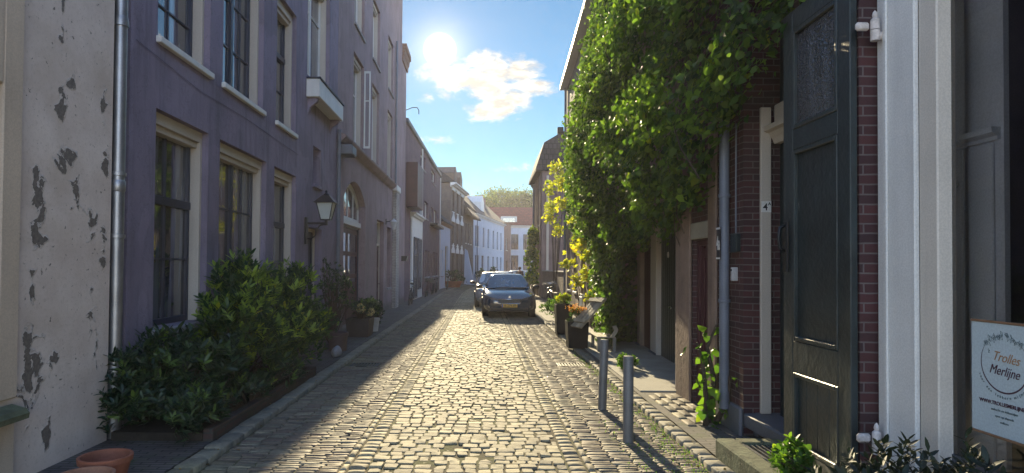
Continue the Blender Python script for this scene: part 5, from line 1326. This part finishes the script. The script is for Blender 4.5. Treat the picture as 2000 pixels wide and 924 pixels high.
# ---------------------------------------------------------------- wall lantern
t = thing('wall_lantern', 'old style black street lantern on a wall bracket of the mauve house', 'lantern', (-3.5, 12.75, 2.55), R(0))
MB().box(.003, .05, -.07, .07, -.42, .12, .01).build('wall_plate', blackp, t)
MB().tube([(.04, 0, 0), (.42, 0, 0)], .022, 10).tube([(.04, 0, -.3), (.12, 0, -.31), (.2, 0, -.25), (.24, 0, -.12), (.3, 0, -.04), (.4, 0, -.02)], .016, 8).tube([(.42, 0, -.04), (.42, 0, .07)], .03, 10).build('bracket', blackp, t, smooth='auto')
cx0 = .42
def fr(r0, r1, z0_, z1, m, nm, parent, closed=True):
    b = MB(); k = 0
    for (r_, z) in ((r0, z0_), (r1, z1)):
        for (a, c) in ((-1, -1), (1, -1), (1, 1), (-1, 1)): b.v.append((cx0 + a * r_, c * r_, z))
    for j in range(4): b.f.append((j, (j + 1) % 4, 4 + (j + 1) % 4, 4 + j))
    if closed: b.f += [(3, 2, 1, 0), (4, 5, 6, 7)]
    return b.build(nm, m, parent)
fr(.085, .155, .085, .40, mat('frosted_lamp_glass', (.55, .6, .58), .25, .05, 3, coat=.5), 'glass', t, False)
fr(.10, .09, .06, .083, blackp, 'base_ring', t)
b = MB()
for (a, c) in ((-1, -1), (1, -1), (1, 1), (-1, 1)): b.tube([(cx0 + a * .088, c * .088, .075), (cx0 + a * .16, c * .16, .41)], .011, 6)
b.build('lantern_frame', blackp, t)
fr(.215, .19, .405, .425, blackp, 'lantern_brim', t); fr(.19, .06, .426, .56, blackp, 'lantern_roof', t)
MB().lathe([(.055, .561), (.06, .58), (.03, .6), (.02, .63), (.03, .645), (.0, .67)], (cx0, 0, 0), 12).build('finial', blackp, t, smooth='auto')

t = thing('wall_lantern', 'small pale lantern beside the narrow red door of the pink house', 'lantern', (-3.5, 23.6, 3.35))
MB().box(.003, .03, -.05, .05, -.1, .1).tube([(.02, 0, 0), (.3, 0, .05)], .015, 6).build('bracket', iron, t)
MB().lathe([(.06, -.28), (.11, 0), (.14, .0), (.03, .1), (0, .14)], (.3, 0, 0), 10).build('lamp', mat('lamp_white', (.55, .55, .55), .4), t)

# ---------------------------------------------------------------- cars
def loft(sts, secf, m, nm, parent, smooth=True, cap=True, sub=1):
    b = MB(); n = None
    for s_ in sts:
        ring_ = secf(*s_)
        n = len(ring_); b.v += ring_
    for i in range(len(sts) - 1):
        for j in range(n): b.f.append((i * n + j, i * n + (j + 1) % n, (i + 1) * n + (j + 1) % n, (i + 1) * n + j))
    if cap: b.f.append(tuple(range(n))[::-1]); b.f.append(tuple((len(sts) - 1) * n + j for j in range(n)))
    o = b.build(nm, m, parent, smooth=True)
    if sub: md = o.modifiers.new('s', 'SUBSURF'); md.levels = sub; md.render_levels = 2
    return o
def car(x, y, paint, label, plate=None, rz=0.0, sc_=1.0, rim=chrome):
    t = thing('parked_car', label, 'car', (x, y, 0), rz, 'cars parked along the street')
    if sc_ != 1: t.scale = (sc_, sc_, sc_)
    def sec(yy, w_, zb, zs, zt, zc):
        h = [(0, zb), (w_ * .72, zb), (w_ * .95, zb + .07), (w_, zb + .2), (w_ * 1.0, (zb + zs) / 2 + .06), (w_ * .985, zs - .05), (w_ * .93, zt - .01), (w_ * .80, zt + .012), (w_ * .45, zc - .006)]
        return [(a, yy, c) for a, c in h] + [(0, yy, zc)] + [(-a, yy, c) for a, c in reversed(h[1:])]
    st = [(-.01, .50, .36, .52, .56, .59), (.03, .70, .26, .58, .63, .66), (.14, .82, .22, .67, .71, .75), (.35, .875, .2, .76, .80, .84), (.7, .90, .2, .84, .87, .91), (1.05, .905, .2, .89, .925, .96), (1.25, .905, .2, .93, .955, .98), (2.3, .905, .2, .95, .97, .98), (3.5, .90, .2, .96, .985, .99), (3.95, .86, .24, .94, .96, .97), (4.18, .80, .3, .85, .88, .9), (4.25, .68, .4, .7, .74, .76)]
    body = loft(st, sec, paint, 'body', t)
    def gs(yy, wb, wr, zb, zr):
        h = [(wb, zb), (wb * .98 + wr * .02, zb + (zr - zb) * .12), (wr + (wb - wr) * .18, zb + (zr - zb) * .82), (wr, zr - .02), (wr * .75, zr + .004)]
        return [(a, yy, c) for a, c in h] + [(0, yy, zr + .015)] + [(-a, yy, c) for a, c in reversed(h)]
    gst = [(1.10, .80, .78, .93, .965), (1.5, .80, .70, .93, 1.20), (1.93, .80, .62, .93, 1.425), (2.1, .80, .60, .93, 1.455), (2.7, .80, .595, .93, 1.465), (3.3, .79, .585, .93, 1.435), (3.62, .78, .56, .93, 1.37), (3.95, .74, .60, .93, 1.1), (4.06, .7, .66, .9, .965)]
    cab = loft(gst, gs, paint, 'roof', t, sub=1)
    gl = MATS['car_glass'] if 'car_glass' in MATS else panemat('car_glass', (.02, .035, .055), 0)
    # windscreen and rear window, side glass: slightly proud of the cabin shell
    def lerp(a, b_, f): return tuple(p + (q - p) * f for p, q in zip(a, b_))
    b = MB()
    for f0, f1 in ((0, .25), (.25, .5), (.5, .75), (.75, 1)):
        def rowp(f): 
            wv = .745 - .175 * f; zc_ = .985 + .435 * f; yc_ = 1.13 + .79 * f
            return [(wv * s_, yc_ - .030 + .07 * abs(s_) ** 3, zc_ + .028 - .04 * abs(s_) ** 2) for s_ in (-1, -.66, -.33, 0, .33, .66, 1)]
        r0, r1 = rowp(f0), rowp(f1)
        for i in range(6): b.quad(r0[i], r0[i + 1], r1[i + 1], r1[i])
    b.build('windscreen', gl, t, smooth=True)
    for s_ in (-1, 1):
        b = MB()
        for (p0, p1, q0, q1) in (((1.42, .99), (1.98, 1.36), (2.38, .99), (2.38, 1.40)), ((2.46, .99), (2.46, 1.40), (3.25, .99), (3.25, 1.37)), ((3.31, .99), (3.31, 1.36), (3.75, 1.02), (3.55, 1.28))):
            def sx(z): return s_ * (.826 - .21 * (z - .93) / .5)
            b.quad((sx(p0[1]), p0[0], p0[1]), (sx(q0[1]), q0[0], q0[1]), (sx(q1[1]), q1[0], q1[1]), (sx(p1[1]), p1[0], p1[1]))
        b.build('side_window', gl, t, recalc=False)
        # mirror
        mb = MB(); mb.lathe([(0, -.11), (.05, -.10), (.075, -.03), (.07, .06), (.04, .11), (0, .115)], n=12, axis='x'); mb.xf(Matrix.Translation((s_ * 1.0, 1.42, 1.02)) @ Matrix.Diagonal((1, .7, .95, 1)))
        mb.box(s_ * .86, s_ * .95, 1.40, 1.45, .96, 1.0, .01); mb.build('wing_mirror', blackp, t, smooth='auto')
        # lights
        hl = MB(); k = [(.42, .03, .60), (.60, .065, .62), (.78, .20, .67), (.86, .42, .745), (.845, .40, .79), (.74, .20, .755), (.58, .09, .70), (.42, .045, .66)]
        hl.v += [(s_ * a, c - .035, d) for a, c, d in k] + [(s_ * a * .97, c + .09, d) for a, c, d in k]; n = len(k)
        for i in range(n): hl.f.append((i, (i + 1) % n, n + (i + 1) % n, n + i))
        hl.f.append(tuple(range(n))); hl.build('headlight', mat('headlamp_lens', (.10, .11, .13), .08, .2, 20, spec=.9, coat=1), t)
        MB().lathe([(.045, 0), (.05, -.012), (.03, -.02), (0, -.021)], n=12, axis='y').xf(Matrix.Translation((s_ * .66, .065, .40))).build('fog_lamp', chrome, t, smooth='auto')
        for yy in (.82, 3.45):
            w_ = thing('wheel', None, None, (s_ * .80, yy, .315)); w_.parent = t
            MB().lathe([(.20, -.1), (.29, -.105), (.315, -.08), (.318, .08), (.29, .105), (.2, .1)], n=28, axis='x').build('tyre', rubber, w_, smooth='auto')
            rb = MB().lathe([(.19, .09), (.2, .104), (.16, .09), (.05, .085), (.0, .09)] if s_ > 0 else [(.19, -.09), (.2, -.104), (.16, -.09), (.05, -.085), (.0, -.09)], n=20, axis='x')
            for i in range(5):
                a = i * 1.2566; rb.tube([(s_ * .106, .03 * math.cos(a), .03 * math.sin(a)), (s_ * .104, .19 * math.cos(a), .19 * math.sin(a))], .018, 5)
            rb.build('rim', rim, w_, smooth='auto')
            ar = MB(); pts = [(s_ * .905, .345 * math.cos(R(a)), .345 * math.sin(R(a)) ) for a in range(-10, 191, 12)]; ar.tube(pts, .022, 6); ar.xf(Matrix.Translation((0, yy, .315))); ar.build('wheel_arch', blackp, t, smooth=True)
    b = MB(); pts = [(-.40, .02, .63), (.40, .02, .63), (.33, .005, .50), (-.33, .005, .50)]
    b.v += [(p[0], p[1] - .045, p[2]) for p in pts] + [(p[0], p[1] + .08, p[2]) for p in pts]; b.f += [(0, 1, 2, 3), (0, 4, 5, 1), (1, 5, 6, 2), (2, 6, 7, 3), (3, 7, 4, 0)]; gr = b.build('grille', blackp, t)
    MB().tube([(-.42, -.03, .635), (0, -.05, .64), (.42, -.03, .635), (.34, -.045, .495), (0, -.06, .488), (-.34, -.045, .495), (-.42, -.03, .635)], .018, 6).build('grille_surround', chrome, gr, smooth=True)
    b = MB()
    for i in range(3): b.box(-.36 + i * .012, .36 - i * .012, -.05, -.035, .53 + i * .03, .54 + i * .03)
    b.build('grille_bars', mat('grille_bar_grey', (.1, .1, .11), .4), gr)
    MB().prism([(-.03, .69), (.0, .68), (.035, .69), (.03, .72), (.04, .75), (.0, .765), (-.035, .745), (-.02, .72)], 1, -.012, .03).build('badge', chrome, t)
    MB().box(-.62, .62, -.02, .03, .29, .37, .02).build('lower_intake', blackp, t); MB().box(-.66, .66, -.045, .06, .235, .275, .015).build('front_lip', blackp, t)
    for a in (-.35, .1): MB().tube([(a, 1.07, .985), (a + .55, 1.11, 1.0)], .01, 5).build('wiper', blackp, t)
    if plate:
        p = MB().box(-.26, .26, -.075, -.06, .375, .485, .006).build('number_plate', mat('plate_yellow', (.75, .42, .03), .45, .04), t)
        text(plate, .115, blackp, p, (.02, -.0765, .43), (R(90), 0, 0), sx=.86, off=.002)
        MB().box(-.255, -.215, -.077, -.0755, .38, .48).build('plate_band', mat('plate_blue', (.02, .08, .4), .5), p)
    return t
paint1 = mat('dark_blue_car_paint', (.010, .030, .065), .12, .05, 2, coat=1.0, spec=.6, grain=0)
paint2 = mat('grey_car_paint', (.03, .035, .045), .18, .05, 2, coat=1.0, metal=.4, grain=0)
paint3 = mat('silver_car_paint', (.45, .46, .47), .25, .05, 2, coat=1, metal=.5, grain=0)
car(.985, 21.3, paint1, 'dark blue hatchback with yellow number plate, nearest of the parked cars', 'K-279-VF')
car(.70, 26.4, paint3, 'silver grey car parked directly behind the blue hatchback', None, sc_=1.02)
car(1.55, 37.5, paint3, 'pale silver car, third in the parked row, only its roof showing', None)
car(2.6, 47.5, paint3, 'pale car farthest along the parked row behind the person', None, R(-8))

# ---------------------------------------------------------------- bicycles
def bicycle(x, y, rz, lab, fcol=blackp, crate=False, lean=7):
    t = thing('bicycle', lab, 'bicycle', (x, y, .05), rz, 'bicycles leaning on the house walls')
    t.rotation_euler = (R(lean), 0, rz)
    for xx in (-.53, .53):
        w_ = thing('wheel', None, None, (xx, 0, .345)); w_.parent = t
        b = MB(); pts = [(.33 * math.cos(R(a)), 0, .33 * math.sin(R(a))) for a in range(0, 361, 15)]; b.tube(pts, .019, 6, caps=False); b.build('tyre', rubber, w_, smooth=True)
        b = MB()
        for i in range(14): a = i * math.pi / 7; b.tube([(0, .02 if i % 2 else -.02, 0), (.315 * math.cos(a), 0, .315 * math.sin(a))], .0025, 3, caps=False)
        b.tube([(0, -.05, 0), (0, .05, 0)], .02, 8); b.build('spokes', chrome, w_)
        b = MB(); pts = [(xx + .37 * math.cos(R(a)), 0, .345 + .37 * math.sin(R(a))) for a in (range(20, 190, 17) if xx < 0 else range(0, 140, 14))]; b.tube(pts, .014, 5); b.build('mudguard', fcol, t)
    b = MB(); A = (-.53, 0, .345); Bb = (-.08, 0, .28); S_ = (-.22, 0, .78); H1 = (.36, 0, .82); H2 = (.39, 0, .68); F = (.53, 0, .345)
    for p, q in ((A, Bb), (A, S_), (Bb, S_), (Bb, H2), (S_, H1), (H1, H2), (H2, F)): b.tube([p, q], .016, 7)
    b.tube([S_, (-.25, 0, .92)], .012, 6); b.tube([H1, (.33, 0, 1.02)], .012, 6); b.build('frame', fcol, t)
    MB().tube([(.2, -.28, 1.03), (.33, -.22, 1.06), (.34, 0, 1.03), (.33, .22, 1.06), (.2, .28, 1.03)], .012, 7).build('handlebar', chrome, t, smooth=True)
    MB().lathe([(0, -.13), (.04, -.12), (.055, .02), (.09, .12), (0, .15)], n=10, axis='x').xf(Matrix.Translation((-.27, 0, .94)) @ Matrix.Diagonal((-1, 1, .45, 1))).build('saddle', blackp, t, smooth=True)
    MB().box(-.85, -.4, -.06, .06, .735, .75).build('carrier', fcol, t)
    MB().tube([(-.08, -.06, .28), (-.08, .06, .28)], .08, 12).tube([(-.08, .08, .28), (-.02, .08, .12)], .01, 5).tube([(-.08, -.08, .28), (-.14, -.08, .44)], .01, 5).build('crank', iron, t)
    MB().lathe([(.0, -.03), (.035, -.02), (.035, .02), (0, .03)], n=8, axis='x').xf(Matrix.Translation((.42, 0, .88))).build('lamp', chrome, t)
    if crate:
        b = MB(); b.box(.38, .72, -.2, .2, .80, .82).box(.38, .72, -.2, -.185, .82, 1.02).box(.38, .72, .185, .2, .82, 1.02).box(.38, .395, -.185, .185, .82, 1.02).box(.705, .72, -.185, .185, .82, 1.02); b.build('crate', blackp, t)
    return t
q = R(90)
bicycle(-3.0, 27.6, q, 'nearest bicycle on the left pavement, by the pale brick pilaster', blackp)
bicycle(-2.95, 35.2, q, 'bicycle with a front crate against the purple brick house', darkred, True)
bicycle(-2.85, 38.4, q, 'black bicycle leaning on the purple brick house past the crate bicycle')
bicycle(-2.8, 40.6, q, 'blue bicycle on the left, just before the brick house windows end', bluewood)
bicycle(-2.4, 46.2, q, 'farthest bicycle on the left, beside the low white house corner')
bicycle(2.75, 24.0, R(96), 'black bicycle against the right wall beside the dark blue hatchback', lean=-7)
bicycle(2.95, 26.2, R(84), 'second bicycle on the right wall, half hidden behind the first', greypipe, True, lean=-7)
# flower box above the crate
t = thing('wall_planter', 'small black planter fixed high on the wall above the nearest left bicycle', 'planter', (-3.5, 28.6, 1.95))
MB().prism([(.003, 0), (.2, .0), (.26, .22), (.003, .22)], 1, -.25, .25).build('box', blackp, t)

# ---------------------------------------------------------------- person
def skinned(name, J, E, Rd, m, parent, lev=2):
    me = bpy.data.meshes.new(name); me.from_pydata(J, E, []); o = bpy.data.objects.new(name, me); C.objects.link(o); o.parent = parent; me.materials.append(m)
    md = o.modifiers.new('k', 'SKIN'); md.use_smooth_shade = True
    for v, r_ in zip(me.skin_vertices[0].data, Rd): v.radius = (r_, r_) if not isinstance(r_, tuple) else r_
    me.skin_vertices[0].data[0].use_root = True
    s_ = o.modifiers.new('s', 'SUBSURF'); s_.levels = 1; s_.render_levels = lev
    return o
skin = mat('skin', (.42, .24, .17), .6, .05, 4); cloth = mat('dark_jacket', (.05, .04, .055), .85, .2, 6, .2); jeans = mat('jeans', (.04, .055, .1), .85, .2, 6, .2); hair = mat('hair', (.10, .055, .03), .7, .3, 30, .3)
t = thing('person', 'person with brown hair in a dark jacket walking beyond the parked cars', 'person', (2.75, 44.5, .0), R(200))
J = [(0, 0, .95), (0, .01, 1.12), (0, .02, 1.30), (0, .02, 1.42), (0, -.01, 1.50), (0, -.03, 1.58), (0, -.02, 1.70),
     (.18, .02, 1.40), (.24, .04, 1.13), (.22, -.12, .92), (.22, -.16, .84), (-.18, .02, 1.40), (-.25, .06, 1.13), (-.24, .0, .90), (-.23, -.02, .82),
     (.1, 0, .90), (.11, -.14, .50), (.11, -.02, .09), (.11, -.16, .04), (-.1, 0, .90), (-.1, .06, .50), (-.1, .26, .12), (-.1, .16, .04)]
E = [(0, 1), (1, 2), (2, 3), (3, 4), (4, 5), (5, 6), (3, 7), (7, 8), (8, 9), (9, 10), (3, 11), (11, 12), (12, 13), (13, 14), (0, 15), (15, 16), (16, 17), (17, 18), (0, 19), (19, 20), (20, 21), (21, 22)]
Rd = [.14, .12, .14, .10, .05, .075, .075, .06, .045, .035, .03, .06, .045, .035, .03, .085, .06, .04, .035, .085, .06, .04, .035]
skinned('body', J, E, Rd, skin, t)
k = [0, 1, 2, 3, 7, 8, 9, 11, 12, 13]; mp = {a: i for i, a in enumerate(k)}
skinned('jacket', [J[a] if a else (0, 0, .88) for a in k], [(mp[a], mp[c]) for a, c in E if a in mp and c in mp], [r_ + .025 for r_ in [Rd[a] for a in k]], cloth, t)
k = [0, 15, 16, 17, 19, 20, 21]; mp = {a: i for i, a in enumerate(k)}
skinned('trousers', [J[a] for a in k], [(mp[a], mp[c]) for a, c in E if a in mp and c in mp], [r_ + .018 for r_ in [Rd[a] for a in k]], jeans, t)
MB().lathe([(0, -.11), (.08, -.08), (.105, 0), (.085, .07), (0, .105)], n=14).xf(Matrix.Translation((0, .015, 1.66))).build('hair', hair, t, smooth=True)
b = MB(); b.lathe([(0, -.012), (.012, 0), (0, .012)], (.03, -.105, 1.63), 8).lathe([(0, -.012), (.012, 0), (0, .012)], (-.03, -.105, 1.63), 8); b.build('eyes', blackp, t)
MB().prism([(-.105, 1.62), (-.13, 1.585), (-.10, 1.58)], 0, -.012, .012).build('nose', skin, t); MB().box(-.025, .025, -.112, -.10, 1.545, 1.555).build('mouth', darkred, t)

# ---------------------------------------------------------------- haze
hm = bpy.data.materials.new('haze_air'); hm.use_nodes = True; hn_ = hm.node_tree; hn_.nodes.clear()
ho_ = hn_.nodes.new('ShaderNodeOutputMaterial'); pv = hn_.nodes.new('ShaderNodeVolumePrincipled'); hn_.links.new(pv.outputs[0], ho_.inputs['Volume'])
pv.inputs['Color'].default_value = (.90, .88, 1.0, 1); pv.inputs['Density'].default_value = 0.0005; pv.inputs['Anisotropy'].default_value = .55
hz = MB().box(-60, 80, -30, 220, -1.2, 26).build('haze', hm)
tag(hz, None, None, None, 'stuff')
